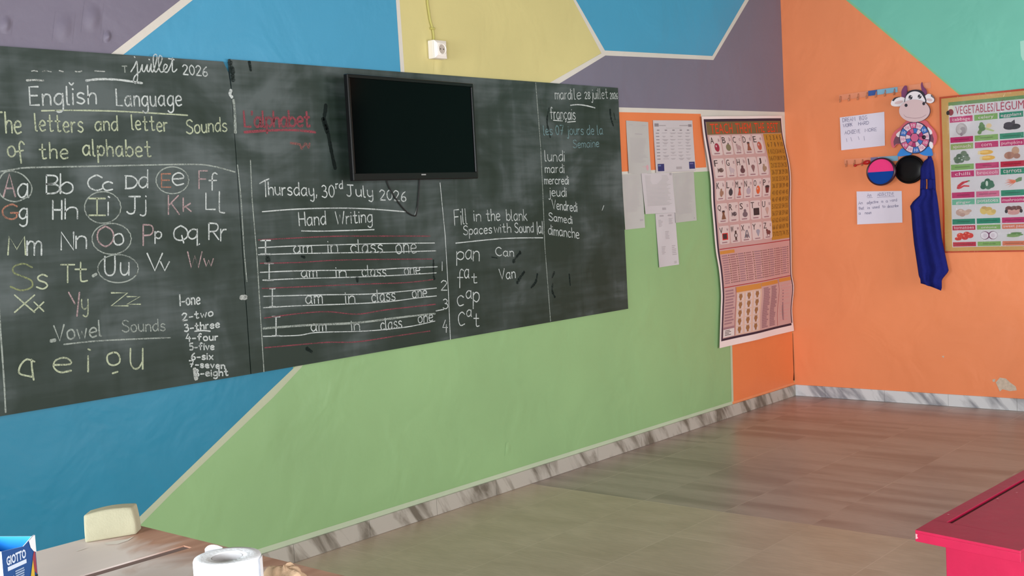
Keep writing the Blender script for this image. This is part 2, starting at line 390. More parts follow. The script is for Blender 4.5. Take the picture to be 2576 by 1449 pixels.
# left wall and back wall, with the openings that let the daylight in
def walled(name, axis, at, span, holes, m):
    mb = MB(); t = .15
    def bx(u0, u1, z0, z1):
        if axis == 'x': mb.box((at - t, u0, z0), (at, u1, z1), m)
        else: mb.box((u0, at - t, z0), (u1, at, z1), m)
    u = span[0]
    for h0, h1, z0, z1 in holes:
        bx(u, h0, 0, ZC)
        if z0 > 0: bx(h0, h1, 0, z0)
        bx(h0, h1, z1, ZC); u = h1
    bx(u, span[1], 0, ZC)
    return struct(mb.build(name))
walled('wall_left', 'x', XL, (YB, 0), [(-5.05, -3.55, 0, 2.4), (-2.6, -.9, .9, 2.3)], paint('paint_plain_wall', (206, 196, 176)))
walled('wall_back', 'y', YB, (XL, 0), [(-6.1, -4.3, .95, 2.35), (-2.7, -1.1, 0, 2.3)], MATS['paint_plain_wall'])
dr = MB(); DRM = mat('door_dark_brown', (52, 40, 34), .5, .3)
dr.box((-.04, -4.75, .001), (-.0005, -3.45, 2.25), DRM)
for z_ in (.25, 1.25):
    for y_ in (-4.62, -4.02): dr.box((-.05, y_, z_), (-.039, y_ + .46, z_ + .8), DRM)
struct(dr.build('door_1'))
c = MB(); c.box((XL - .15, YB - .15, ZC), (.15, .15, ZC + .12), mat('ceiling_grey', (132, 126, 118), .9, .1)); struct(c.build('ceiling'))

# floor: 40 cm tiles, brushed stripes beyond x = -2.73, plain ones nearer
def floor_mat(name, stripes):
    m = mat(name, (160, 136, 116), .34, .45)
    nt, N, L, b = nodes(m)
    geo = N.new('ShaderNodeNewGeometry')
    sx = N.new('ShaderNodeSeparateXYZ'); L.new(geo.outputs['Position'], sx.inputs[0])
    def cell(sock, off):
        a = N.new('ShaderNodeMath'); a.operation = 'ADD'; a.inputs[1].default_value = off; L.new(sock, a.inputs[0])
        d = N.new('ShaderNodeMath'); d.operation = 'DIVIDE'; d.inputs[1].default_value = .4; L.new(a.outputs[0], d.inputs[0])
        e = N.new('ShaderNodeMath'); e.operation = 'FLOOR'; L.new(d.outputs[0], e.inputs[0]); return e.outputs[0]
    cb = N.new('ShaderNodeCombineXYZ'); L.new(cell(sx.outputs['X'], 2.333), cb.inputs[0]); L.new(cell(sx.outputs['Y'], 1.062), cb.inputs[1])
    wn = N.new('ShaderNodeTexWhiteNoise'); wn.noise_dimensions = '3D'; L.new(cb.outputs[0], wn.inputs['Vector'])
    sh = N.new('ShaderNodeVectorMath'); sh.operation = 'SCALE'; sh.inputs['Scale'].default_value = .30; L.new(wn.outputs['Color'], sh.inputs[0])
    pos = N.new('ShaderNodeVectorMath'); pos.operation = 'ADD'; L.new(geo.outputs['Position'], pos.inputs[0]); L.new(sh.outputs[0], pos.inputs[1])
    def noise(scale, sc3, detail=5, dist=0.0):
        mp = N.new('ShaderNodeMapping'); mp.inputs['Scale'].default_value = sc3
        L.new(pos.outputs[0], mp.inputs[0])
        n = N.new('ShaderNodeTexNoise'); n.inputs['Scale'].default_value = scale; n.inputs['Detail'].default_value = detail; n.inputs['Distortion'].default_value = dist
        L.new(mp.outputs[0], n.inputs['Vector']); return n.outputs[0]
    r = N.new('ShaderNodeValToRGB')
    if stripes:
        n1 = noise(1.0, (8.5, 1.1, 1), 1, .15)
        r.color_ramp.elements[0].position = .34; r.color_ramp.elements[1].position = .60
        r.color_ramp.elements[0].color = rgb((148, 130, 122)); r.color_ramp.elements[1].color = rgb((172, 154, 145))
    else:
        n1 = noise(1.0, (7, 3.2, 1), 6, .4)
        r.color_ramp.elements[0].position = .33; r.color_ramp.elements[1].position = .7
        r.color_ramp.elements[0].color = rgb((180, 160, 140)); r.color_ramp.elements[1].color = rgb((196, 176, 156))
    L.new(n1, r.inputs[0])
    # fine grain
    n2 = noise(1.0, (90, 14, 1), 3)
    mr = N.new('ShaderNodeMapRange'); mr.inputs[1].default_value = .3; mr.inputs[2].default_value = .7; mr.inputs[3].default_value = .93; mr.inputs[4].default_value = 1.07
    L.new(n2, mr.inputs[0])
    mul = N.new('ShaderNodeVectorMath'); mul.operation = 'SCALE'; L.new(r.outputs[0], mul.inputs[0]); L.new(mr.outputs[0], mul.inputs['Scale'])
    # grout lines
    def groove(sock, off):
        a = N.new('ShaderNodeMath'); a.operation = 'ADD'; a.inputs[1].default_value = off; L.new(sock, a.inputs[0])
        d = N.new('ShaderNodeMath'); d.operation = 'WRAP'; d.inputs[1].default_value = .2; d.inputs[2].default_value = -.2; L.new(a.outputs[0], d.inputs[0])
        e = N.new('ShaderNodeMath'); e.operation = 'ABSOLUTE'; L.new(d.outputs[0], e.inputs[0])
        f = N.new('ShaderNodeMath'); f.operation = 'LESS_THAN'; f.inputs[1].default_value = .0022; L.new(e.outputs[0], f.inputs[0]); return f.outputs[0]
    g1 = groove(sx.outputs['X'], 2.333); g2 = groove(sx.outputs['Y'], 1.062)
    mxx = N.new('ShaderNodeMath'); mxx.operation = 'MAXIMUM'; L.new(g1, mxx.inputs[0]); L.new(g2, mxx.inputs[1])
    nb = noise(1.0, (1.3, 1.3, 1), 2)
    fade = N.new('ShaderNodeMapRange'); fade.inputs[1].default_value = .42; fade.inputs[2].default_value = .6; fade.inputs[3].default_value = .04; fade.inputs[4].default_value = .38; L.new(nb, fade.inputs[0])
    fm = N.new('ShaderNodeMath'); fm.operation = 'MULTIPLY'; L.new(mxx.outputs[0], fm.inputs[0]); L.new(fade.outputs[0], fm.inputs[1])
    mix = N.new('ShaderNodeMix'); mix.data_type = 'RGBA'; L.new(fm.outputs[0], mix.inputs[0]); L.new(mul.outputs[0], mix.inputs[6])
    mix.inputs[7].default_value = rgb((226, 208, 192))
    L.new(mix.outputs[2], b.inputs['Base Color'])
    bp = N.new('ShaderNodeBump'); bp.inputs['Strength'].default_value = .05; bp.inputs['Distance'].default_value = .004; L.new(n2, bp.inputs['Height']); L.new(bp.outputs[0], b.inputs['Normal'])
    return m
f = MB()
XB = -2.73
f.add([(XL, YB, 0), (XB, YB, 0), (XB, 0, 0), (XL, 0, 0)], [[0, 1, 2, 3]], floor_mat('floor_tiles_plain', False))
f.add([(XB, YB, 0), (0, YB, 0), (0, 0, 0), (XB, 0, 0)], [[0, 1, 2, 3]], floor_mat('floor_tiles_striped', True))
f.box((XL - .15, YB - .15, -.12), (.15, .15, -.001), WHT)
struct(f.build('floor'))

# marble skirting, 40 cm pieces
def marble(name, base, vein, stretch):
    m = mat(name, base, .3, .5); nt, N, L, b = nodes(m)
    geo = N.new('ShaderNodeNewGeometry'); mp = N.new('ShaderNodeMapping'); mp.vector_type = 'TEXTURE'; mp.inputs['Scale'].default_value = stretch[0]; mp.inputs['Rotation'].default_value = stretch[1]
    L.new(geo.outputs['Position'], mp.inputs[0])
    n = N.new('ShaderNodeTexNoise'); n.inputs['Scale'].default_value = 1; n.inputs['Detail'].default_value = 5; n.inputs['Distortion'].default_value = .5; n.inputs['Roughness'].default_value = .55
    L.new(mp.outputs[0], n.inputs['Vector'])
    r = N.new('ShaderNodeValToRGB'); e = r.color_ramp.elements
    e[0].position = .38; e[0].color = rgb(vein); e[1].position = .54; e[1].color = rgb(base)
    x = e.new(.46); x.color = rgb(tuple((a * .4 + c * .6) for a, c in zip(vein, base)))
    L.new(n.outputs[0], r.inputs[0]); L.new(r.outputs[0], b.inputs['Base Color']); return m
MF = marble('marble_front', (172, 166, 156), (104, 97, 86), ((.085, 1, .36), (0, math.radians(-32), 0)))
MS = marble('marble_right', (206, 206, 208), (136, 136, 142), ((1, .10, .40), (math.radians(-42), 0, 0)))
b = MB(); x = -.218 + .0
b.box((-.012 - .2, -.012, .001), (-.012, 0, .072), MF)
x = -.2135
while x > XL + .4: b.box((x - .3935, -.012, .001), (x, 0, .072), MF); x -= .3955
b.box((XL, -.010, .001), (-.012, -.0005, .070), mat('joint_grey', (120, 112, 104), .9, .1))
struct(b.build('baseboard_front'))
b = MB(); b.box((-.012, -.2165, .001), (0, -.012, .072), MS)
y = -.2185
while y > YB + .4: b.box((-.012, y - .394, .001), (0, y, .072), MS); y -= .3955
b.box((-.010, YB, .001), (-.0005, -.012, .070), MATS['joint_grey'])
struct(b.build('baseboard_right'))

# ------------------------------------------------------------------ chalkboards
def board_mat(name):
    m = mat(name, (62, 70, 68), .55, .35); nt, N, L, b = nodes(m)
    geo = N.new('ShaderNodeNewGeometry')
    def noise(s3, detail, dist=0.0, rotz=0):
        mp = N.new('ShaderNodeMapping'); mp.inputs['Scale'].default_value = s3; mp.inputs['Rotation'].default_value = (0, rotz, 0)
        L.new(geo.outputs['Position'], mp.inputs[0])
        n = N.new('ShaderNodeTexNoise'); n.inputs['Scale'].default_value = 1; n.inputs['Detail'].default_value = detail; n.inputs['Distortion'].default_value = dist
        L.new(mp.outputs[0], n.inputs['Vector']); return n.outputs[0]
    cloud = noise((2.3, 1, 3.4), 4, .8)          # wiped-off chalk dust
    streak = noise((3, 1, 34), 3, .3, .06)       # strokes of the duster
    drip = noise((16, 1, 1.6), 3, .6)            # water runs
    r = N.new('ShaderNodeValToRGB'); e = r.color_ramp.elements
    e[0].position = .34; e[0].color = rgb((29, 44, 35)); e[1].position = .70; e[1].color = rgb((79, 88, 87))
    k = e.new(.5); k.color = rgb((46, 58, 53))
    a = N.new('ShaderNodeMath'); a.operation = 'MULTIPLY_ADD'; a.inputs[1].default_value = .28; L.new(streak, a.inputs[0]); L.new(cloud, a.inputs[2])
    a2 = N.new('ShaderNodeMath'); a2.operation = 'MULTIPLY_ADD'; a2.inputs[1].default_value = .22; L.new(drip, a2.inputs[0]); L.new(a.outputs[0], a2.inputs[2])
    # upper half: more wiped-off dust, plus the lighting gradient put into the colour
    sz = N.new('ShaderNodeSeparateXYZ'); L.new(geo.outputs['Position'], sz.inputs[0])
    g = N.new('ShaderNodeMapRange'); g.inputs[1].default_value = .75; g.inputs[2].default_value = 1.92; g.inputs[3].default_value = -.36; g.inputs[4].default_value = -.16
    L.new(sz.outputs['Z'], g.inputs[0])
    a3 = N.new('ShaderNodeMath'); a3.operation = 'ADD'; L.new(a2.outputs[0], a3.inputs[0]); L.new(g.outputs[0], a3.inputs[1])
    L.new(a3.outputs[0], r.inputs[0]); L.new(r.outputs[0], b.inputs['Base Color'])
    bp = N.new('ShaderNodeBump'); bp.inputs['Strength'].default_value = .15; bp.inputs['Distance'].default_value = .003; L.new(drip, bp.inputs['Height']); L.new(bp.outputs[0], b.inputs['Normal'])
    return m
BD = board_mat('slate_paint')
BXR, BXS, BXL, BZ0, BZ1, BT = -1.8646, -4.3108, -6.76, .7563, 1.9177, .014
WCH = chalk('chalk_white', (190, 196, 193), .62); YCH = chalk('chalk_yellow', (174, 182, 154), .6); OCH = chalk('chalk_orange', (172, 122, 102), .52)
PCH = chalk('chalk_pink', (176, 152, 152), .52); RCH = chalk('chalk_red', (134, 72, 80), .5); BCH = chalk('chalk_faded_blue', (118, 148, 150), .5)
GCH = chalk('chalk_faded', (158, 166, 158), .5); YFC = chalk('chalk_faded_yellow', (136, 144, 104), .48)
WET = chalk('wiped_wet_black', (28, 36, 34), .42); DUST = chalk('chalk_dust', (200, 204, 198), .3)
BN = Vector((0, -1, 0))
def B_(x, y): return ony(x, y, -(BT + .0008))
def draw(board, name, items, label=None):
    """items: (strokes, material, width)"""
    mb = MB()
    for S, m, wd in items:
        for s in S: ribbon(mb, [B_(*p) for p in s], wd * .80, m, BN, .5 if m is WET else .14)
    return put(mb, name, board, label)
def poly_px(z, pts, smooth=True):
    p = [z(*q) for q in pts]; return [spline(p, 6)] if smooth else [p]
def wz(z, text, x0, y0, x1, y1, h, **k):
    a = z(x0, y0); b_ = z(x1, y1); s = z(1, 0)[0] - z(0, 0)[0]
    return word(text, a[0], a[1], b_[0], b_[1], h * s, **k)
def gz(z, ch, x0, y0, x1, y1):
    a = z(x0, y0); b_ = z(x1, y1); return glyph(ch, a[0], a[1], b_[0], b_[1])

lb = Thing('chalkboard', 'dark chalkboard of alphabet letter pairs under English Language heading, left of the seam', 'chalkboard', (-5.5, -BT, BZ0))
m = MB(); m.prism([(BXL, -BT, BZ0 + .01), (BXS - .004, -BT, BZ0), (BXS - .003, -BT, 1.80), (BXS - .010, -BT, 1.87), (BXS - .030, -BT, BZ1 - .010), (BXL, -BT, BZ1 - .014)], (0, BT - .0012, 0), BD); put(m, 'panel', lb)
rb = Thing('chalkboard', 'dark chalkboard with black television mounted on it, right of the seam', 'chalkboard', (-3.1, -BT, BZ0))
m = MB(); m.box((BXS, -BT, BZ0), (BXR, -.0012, BZ1), BD); put(m, 'panel', rb)

z1 = zoomed(0, 80, 4.025); z2 = zoomed(0, 400, 4.025); z3 = zoomed(0, 700, 1 / .27195)
CW = .0066
# --- left board
j = [(1325, 405), (1360, 350), (1385, 300), (1392, 400), (1392, 480), (1375, 520), (1352, 500), (1365, 450), (1420, 400)]
uil = [(1420, 400), (1442, 330), (1440, 385), (1462, 402), (1492, 330), (1490, 388), (1510, 400), (1532, 322), (1530, 388), (1552, 398), (1590, 262), (1574, 228), (1552, 262), (1560, 375), (1586, 402), (1640, 280), (1622, 240), (1604, 282), (1614, 380), (1640, 408), (1682, 368), (1692, 340), (1670, 330), (1655, 370), (1668, 405), (1702, 398), (1742, 300), (1747, 265)]
tt = [(1747, 265), (1745, 385), (1763, 405), (1792, 378)]
draw(lb, 'chalk_writing', [(poly_px(z1, j) + poly_px(z1, uil) + poly_px(z1, tt) + poly_px(z1, [(1705, 270), (1762, 282)]) + poly_px(z1, [(1360, 252), (1366, 260)]) + poly_px(z1, [(1508, 278), (1514, 284)]) + wz(z1, '2026', 1855, 430, 2100, 448, 98), WCH, .0058), (wz(z1, 'T', 1240, 408, 1290, 408, 62), GCH, .005)])
for q in ((320, 345, 380), (430, 460, 520), (600, 640), (760, 800, 830), (960, 1000, 1060)): draw(lb, 'chalk_smudge', [(poly_px(z1, [(x, 400 + 6 * math.sin(x * .05)) for x in q]), DUST, .005)])
draw(lb, 'chalk_line', [(poly_px(z1, [(870, 495), (1000, 480), (1200, 486), (1440, 520)]), WCH, .009)])
draw(lb, 'chalk_line', [(poly_px(z1, [(270, 492), (350, 488), (440, 494)]), DUST, .008)])
draw(lb, 'chalk_writing', [(wz(z1, 'English', 305, 745, 975, 728, 185, gap=2.1), WCH, .0072), (poly_px(z1, [(700, 515), (722, 538), (745, 518)]), WCH, .006)])
draw(lb, 'chalk_writing', [(wz(z1, 'Language', 1182, 748, 1840, 752, 168, gap=2.2), WCH, .0068)])
draw(lb, 'chalk_line', [(poly_px(z1, [(420, 800), (700, 795), (1050, 800), (1350, 812), (1900, 845)]), YCH, .0062)])
draw(lb, 'chalk_writing', [(wz(z1, 'The', -60, 1030, 215, 1028, 212), YCH, .007)])
draw(lb, 'chalk_writing', [(wz(z1, 'letters', 362, 1004, 842, 1018, 175, gap=2.2), YCH, CW)])
draw(lb, 'chalk_writing', [(wz(z1, 'and', 965, 1000, 1190, 1000, 150), YCH, CW)])
draw(lb, 'chalk_writing', [(wz(z1, 'letter', 1338, 990, 1698, 1010, 150, gap=2.2), YCH, CW)])
draw(lb, 'chalk_writing', [(wz(z1, 'Sounds', 1888, 1030, 2298, 1005, 140), YCH, CW)])
draw(lb, 'chalk_writing', [(wz(z1, 'o', 80, 1262, 155, 1262, 175) + poly_px(z1, [(245, 1140), (215, 1110), (195, 1150), (205, 1250), (215, 1330)]) + poly_px(z1, [(165, 1215), (235, 1200)]), YCH, CW)])
draw(lb, 'chalk_writing', [(wz(z1, 'the', 402, 1285, 688, 1283, 160, gap=2.4), YCH, CW)])
draw(lb, 'chalk_writing', [(wz(z1, 'alphabet', 842, 1252, 1530, 1266, 165, gap=2.2), YCH, .0072)])
draw(lb, 'chalk_line', [(poly_px(z1, [(-60, 1425), (150, 1392), (300, 1375), (1000, 1360), (1900, 1342), (2150, 1360), (2380, 1420)]), GCH, .0062)])
draw(lb, 'chalk_circle', [([spline([z2(*q) for q in ((250, 400), (150, 432), (30, 390), (-25, 280), (20, 160), (100, 122), (230, 160), (318, 270), (305, 365), (240, 398))], 6)], GCH, .0056)])
for cx, cy, rx, ry in ((1745, 215, 165, 136), (1040, 490, 184, 160), (1130, 808, 198, 156), (1195, 1110, 205, 142)):
    c0 = z2(cx, cy); draw(lb, 'chalk_circle', [(oval(c0[0], c0[1], rx / 4.025, ry / 4.025), GCH, .0052)])
PAIRS = [
 ('A', 35, 150, 155, 380, PCH, 'a', 180, 250, 290, 390, WCH), ('B', 470, 165, 605, 350, WCH, 'b', 612, 150, 738, 350, WCH),
 ('C', 890, 165, 1040, 318, WCH, 'c', 1040, 230, 1140, 318, WCH), ('D', 1265, 170, 1390, 300, WCH, 'd', 1405, 110, 1495, 290, WCH),
 ('E', 1635, 150, 1730, 285, OCH, 'e', 1745, 140, 1860, 265, WCH), ('F', 2015, 120, 2100, 300, PCH, 'f', 2115, 140, 2200, 315, WCH),
 ('G', 25, 460, 190, 610, OCH, 'g', 195, 500, 275, 680, WCH), ('H', 535, 420, 625, 610, WCH, 'h', 660, 405, 785, 605, WCH),
 ('I', 900, 400, 1065, 570, YCH, 'i', 1095, 380, 1118, 570, WCH), ('J', 1285, 380, 1420, 555, WCH, 'j', 1420, 375, 1480, 575, WCH),
 ('K', 1705, 370, 1815, 560, PCH, 'k', 1855, 395, 1935, 530, PCH), ('L', 2085, 345, 2180, 510, WCH, 'l', 2220, 330, 2275, 545, WCH),
 ('M', 80, 785, 260, 970, YCH, 'm', 275, 830, 420, 975, WCH), ('N', 620, 740, 745, 920, WCH, 'n', 770, 780, 875, 905, WCH),
 ('O', 985, 680, 1150, 885, PCH, 'o', 1150, 755, 1250, 870, WCH), ('P', 1450, 665, 1550, 875, PCH, 'p', 1570, 735, 1635, 855, WCH),
 ('Q', 1760, 675, 1900, 850, WCH, 'q', 1905, 710, 2020, 880, WCH), ('R', 2115, 650, 2215, 815, WCH, 'r', 2235, 710, 2290, 830, WCH),
 ('S', 105, 1060, 330, 1330, YFC, 's', 370, 1170, 480, 1315, YCH), ('T', 615, 1070, 755, 1250, YCH, 't', 760, 1045, 885, 1240, YCH),
 ('U', 1060, 985, 1165, 1180, WCH, 'u', 1220, 1050, 1305, 1175, WCH), ('V', 1490, 955, 1645, 1130, WCH, 'v', 1625, 1040, 1715, 1130, WCH),
 ('W', 1900, 940, 2045, 1100, PCH, 'w', 2065, 1010, 2160, 1085, PCH)]
for p in PAIRS: draw(lb, 'chalk_letters', [(gz(z2, *p[:5]), p[5], .0068), (gz(z2, *p[6:11]), p[11], .0066)])
for p in [('X', 135, 155, 320, 315, YCH, 'x', 315, 220, 405, 305, YCH), ('Y', 635, 130, 735, 350, PCH, 'y', 755, 195, 815, 355, YCH), ('Z', 1030, 135, 1185, 255, YCH, 'z', 1175, 170, 1300, 240, YCH)]:
    draw(lb, 'chalk_letters', [(gz(z3, *p[:5]), p[5], .0066), (gz(z3, *p[6:11]), p[11], .006)])
draw(lb, 'chalk_writing', [(wz(z3, 'Vowel', 505, 582, 938, 535, 145), GCH, .007)])
draw(lb, 'chalk_writing', [(wz(z3, 'Sounds', 1132, 500, 1528, 482, 108), GCH, .0055)])
draw(lb, 'chalk_line', [(poly_px(z3, [(590, 612), (900, 580), (1300, 560), (1575, 550)]), GCH, .006)])
draw(lb, 'chalk_writing', [(poly_px(z3, [(320, 772), (250, 750), (200, 790), (175, 850), (192, 888), (300, 912)]) + poly_px(z3, [(290, 752), (298, 850), (312, 940)]), YCH, .0075)])
for ch, *q in (('e', 495, 735, 660, 870), ('i', 815, 655, 845, 865), ('o', 990, 685, 1110, 805), ('u', 1205, 650, 1320, 840)):
    draw(lb, 'chalk_writing', [(gz(z3, ch, *q), YCH, .0075)] + ([(poly_px(z3, [(1040, 880), (1090, 864)]), YCH, .007)] if ch == 'o' else []))
for t, x0, y0, x1, y1, h in (('1-one', 1668, 255, 1850, 236, 100), ('2-two', 1688, 392, 1970, 348, 66), ('3-three', 1708, 495, 2030, 452, 66), ('4-four', 1722, 578, 2015, 572, 62), ('5-five', 1757, 665, 1980, 658, 62), ('6-six', 1772, 752, 1970, 752, 62), ('7-seven', 1755, 818, 2080, 836, 56), ('8-eight', 1805, 908, 2110, 900, 62)):
    draw(lb, 'chalk_writing', [(wz(z3, t, x0, y0, x1, y1, h, gap=2.3), WCH, .0066)])
draw(lb, 'chalk_line', [(poly_px(z3, [(1800, 490), (1880, 484), (1945, 490)]), WCH, .006)])
draw(lb, 'chalk_line', [(poly_px(z3, [(-10, 200), (0, 420), (20, 700), (40, 1000), (52, 1240)]), GCH, .007)])
for q in ((poly_px(z3, [(470, 580), (510, 572)]), GCH, .014), (poly_px(z3, [(1800, 840), (1815, 930)]), DUST, .02), (poly_px(z2, [(940, 1185), (975, 1165)]), GCH, .012)): draw(lb, 'chalk_smudge', [q])
# --- right board
z4 = zoomed(560, 140, 4.025); z5 = zoomed(600, 420, 4.6); z6 = zoomed(600, 640, 4.025); z7 = zoomed(1080, 480, 3.6225); z8 = zoomed(1300, 180, 3.15); z9 = zoomed(840, 170, 3.6225)
RSM = chalk('chalk_red_smudged', (146, 74, 82), .48)
draw(rb, 'chalk_writing', [(wz(z4, "L'alphabet", 225, 722, 885, 715, 158, gap=1.5), RSM, .012)], 'smudged red chalk word')
draw(rb, 'chalk_line', [(poly_px(z4, [(220, 775), (500, 756), (750, 755), (940, 776)]), RSM, .012)], 'red chalk underline')
draw(rb, 'chalk_smudge', [(poly_px(z4, [(690, 885), (780, 900), (800, 940), (840, 890), (870, 930), (880, 890)]), chalk('chalk_faded_red', (150, 96, 92), .35), .012)])
WETD = chalk('wiped_wet_streak', (28, 35, 33), .62)
draw(rb, 'wet_mark', [(poly_px(z4, [(1045, 500), (1040, 560), (1030, 640), (1060, 740), (1085, 880), (1110, 1010), (1140, 1140)]), WETD, .021)])
draw(rb, 'wet_mark', [(poly_px(z4, [(1015, 640), (1030, 690), (1060, 780)]), WETD, .022)])
draw(rb, 'chalk_smudge', [(poly_px(z4, [(85, 350), (75, 390), (95, 420)]), WCH, .016)]); draw(rb, 'chalk_smudge', [(poly_px(z4, [(110, 450), (122, 560), (125, 660), (130, 780)]), GCH, .014)])
draw(rb, 'wet_mark', [(poly_px(z4, [(70, 50), (100, 170), (105, 250)]), WET, .022)]); draw(rb, 'wet_mark', [(poly_px(z4, [(270, 60), (285, 150)]), WET, .012)])
draw(rb, 'chalk_line', [(poly_px(z2, [(2405, 60), (2440, 400), (2470, 900), (2500, 1240)]), GCH, .0055)])
draw(rb, 'chalk_line', [([[(630, 403), (634, 500), (646, 640), (655, 790), (664, 935)]], GCH, .0055)])
draw(rb, 'chalk_writing', [(poly_px(z5, [(245, 190), (300, 160), (352, 138)]) + poly_px(z5, [(310, 165), (316, 345)]) + wz(z5, 'hursday,', 350, 325, 905, 335, 150), WCH, .0062)])
draw(rb, 'chalk_writing', [(wz(z5, '30', 968, 350, 1110, 350, 140), WCH, .006)])
draw(rb, 'chalk_writing', [(wz(z5, 'rd', 1128, 252, 1205, 252, 95), WCH, .0055)])
draw(rb, 'chalk_writing', [(wz(z5, 'July', 1255, 335, 1555, 352, 130), WCH, .0062)])
draw(rb, 'chalk_writing', [(wz(z5, '2026', 1638, 378, 1938, 396, 115), WCH, .0062)])
draw(rb, 'chalk_line', [(poly_px(z5, [(275, 518), (640, 490), (1100, 476), (1500, 485), (1955, 520)]), WCH, .0058)])
draw(rb, 'chalk_writing', [(wz(z5, 'Hand', 705, 680, 1010, 664, 155), WCH, .0062)])
draw(rb, 'chalk_writing', [(wz(z5, 'Writing', 1128, 662, 1548, 640, 145), WCH, .006)])
draw(rb, 'chalk_line', [(poly_px(z5, [(730, 740), (1000, 742), (1570, 725)]), WCH, .0058)])
def rule(z, pts, m, wd): draw(rb, 'ruled_line', [(poly_px(z, pts), m, wd)])
rule(z5, [(230, 845), (600, 825), (1100, 802), (1500, 800), (2220, 800)], RCH, .0055)
rule(z5, [(230, 935), (600, 916), (1150, 900), (1700, 886), (2270, 880)], WCH, .005)
rule(z5, [(230, 1015), (700, 1002), (1300, 992), (1750, 985), (2285, 970)], WCH, .005)
rule(z5, [(250, 1115), (700, 1105), (1100, 1080), (1600, 1070), (2240, 1065)], RCH, .005)
rule(z5, [(250, 1220), (700, 1202), (1500, 1190), (1900, 1170), (2300, 1155)], WCH, .005)
rule(z5, [(280, 1310), (750, 1290), (1300, 1276), (1900, 1250), (2290, 1225)], WCH, .005)
rule(z6, [(240, 345), (700, 325), (1300, 300), (1700, 285), (1970, 255)], RCH, .005)
rule(z6, [(250, 425), (800, 410), (1300, 402), (1600, 380), (2005, 340)], WCH, .005)
rule(z6, [(250, 540), (600, 520), (1100, 502), (1500, 480), (1800, 442), (2005, 420)], WCH, .005)
rule(z6, [(260, 645), (600, 600), (900, 580), (1200, 605), (1500, 560), (1995, 505)], RCH, .0055)
rule(z6, [(250, 750), (700, 716), (1200, 692), (1700, 630), (1990, 600)], GCH, .010)
rule(z6, [(250, 830), (600, 820), (800, 790), (1300, 775), (1700, 735), (1990, 675)], WCH, .005)
rule(z6, [(265, 945), (600, 915), (900, 890), (1200, 885), (1600, 825), (1940, 775)], RCH, .0055)
ROWS = [
 (z5, (255, 850, 370, 1010), ('am', 640, 1000, 850, 998, 142), ('in', 1038, 988, 1150, 984, 142), ('class', 1302, 992, 1668, 988, 150), ('one', 1825, 1000, 2060, 996, 175)),
 (z5, (305, 1115, 405, 1310), ('am', 728, 1275, 908, 1272, 125), ('in', 1132, 1275, 1248, 1272, 125), ('class', 1432, 1268, 1708, 1264, 128), ('one', 1922, 1248, 2100, 1238, 125)),
 (z6, (315, 345, 370, 530), ('am', 682, 497, 850, 494, 130), ('in', 1088, 502, 1180, 498, 130), ('class', 1352, 482, 1588, 464, 120), ('one', 1762, 438, 1908, 428, 112)),
 (z6, (340, 630, 420, 825), ('am', 737, 780, 888, 776, 118), ('in', 1148, 770, 1228, 768, 108), ('class', 1442, 766, 1655, 742, 118), ('one', 1822, 698, 1968, 672, 105))]
for z, ib, *ws in ROWS:
    it = [(gz(z, 'I', *ib), WCH, .007)]
    draw(rb, 'chalk_writing', it)
    for t, *q in ws: draw(rb, 'chalk_writing', [(wz(z, t, *q), WCH, .0058)])
for ch, *q in (('1', 2062, 75, 2076, 165), ('2', 2052, 265, 2112, 362), ('3', 2070, 452, 2120, 550), ('4', 2068, 665, 2116, 790)): draw(rb, 'chalk_writing', [(gz(z6, ch, *q), WCH, .0055)])
draw(rb, 'chalk_line', [(poly_px(z6, [(2000, 572), (2080, 556)]), WCH, .006)])
draw(rb, 'chalk_line', [([[(1107, 460), (1120, 594), (1128, 735), (1133, 854)]], WCH, .0052)])
for q in (('Fill', 232, 312, 345, 300, 138), ('in', 410, 276, 470, 275, 105), ('the', 522, 276, 645, 272, 105), ('blank', 705, 270, 892, 272, 100)): draw(rb, 'chalk_writing', [(wz(z7, *q), WCH, .0058)])
for q in (('Spaces', 312, 402, 570, 386, 82), ('with', 592, 382, 745, 380, 84), ('Sound', 780, 382, 950, 378, 88), ('/a/', 985, 385, 1035, 385, 105)): draw(rb, 'chalk_writing', [(wz(z7, *q), WCH, .0058)])
draw(rb, 'chalk_line', [(poly_px(z7, [(240, 477), (600, 440), (800, 430), (1035, 428)]), WCH, .006)])
for it in ((('p', 250, 555, 315, 680), ('a', 330, 540, 388, 622), ('n', 400, 550, 455, 640)), (('f', 255, 715, 312, 885), ('a', 320, 715, 362, 795), ('t', 385, 755, 435, 840)), (('c', 255, 955, 312, 1048), ('a', 335, 910, 385, 980), ('p', 400, 925, 455, 1075)), (('c', 265, 1105, 322, 1228), ('a', 340, 1085, 385, 1145), ('t', 405, 1120, 455, 1235))):
    draw(rb, 'chalk_writing', [(gz(z7, *q), WCH, .0062) for q in it])
draw(rb, 'chalk_writing', [(wz(z7, 'Can', 606, 590, 770, 600, 78), WCH, .006)])
draw(rb, 'chalk_writing', [(wz(z7, 'Van', 640, 808, 785, 795, 95), WCH, .006)])
draw(rb, 'chalk_line', [([[(1347.6, 208.6), (1360, 370), (1366, 495), (1370.5, 618), (1385, 808)]], GCH, .0055)])
for q in (('mardi', 305, 218, 440, 222, 82), ('le', 456, 220, 510, 214, 85), ('28', 540, 214, 582, 214, 52), ('juillet', 592, 216, 722, 214, 80), ('2026', 740, 215, 800, 216, 46)): draw(rb, 'chalk_writing', [(wz(z8, *q), WCH, .0052)])
draw(rb, 'chalk_line', [(poly_px(z8, [(425, 268), (480, 262), (550, 270), (620, 288)]), WCH, .0075)])
draw(rb, 'chalk_writing', [(wz(z8, 'fran\u00e7ais', 268, 376, 465, 380, 92), WCH, .006)])
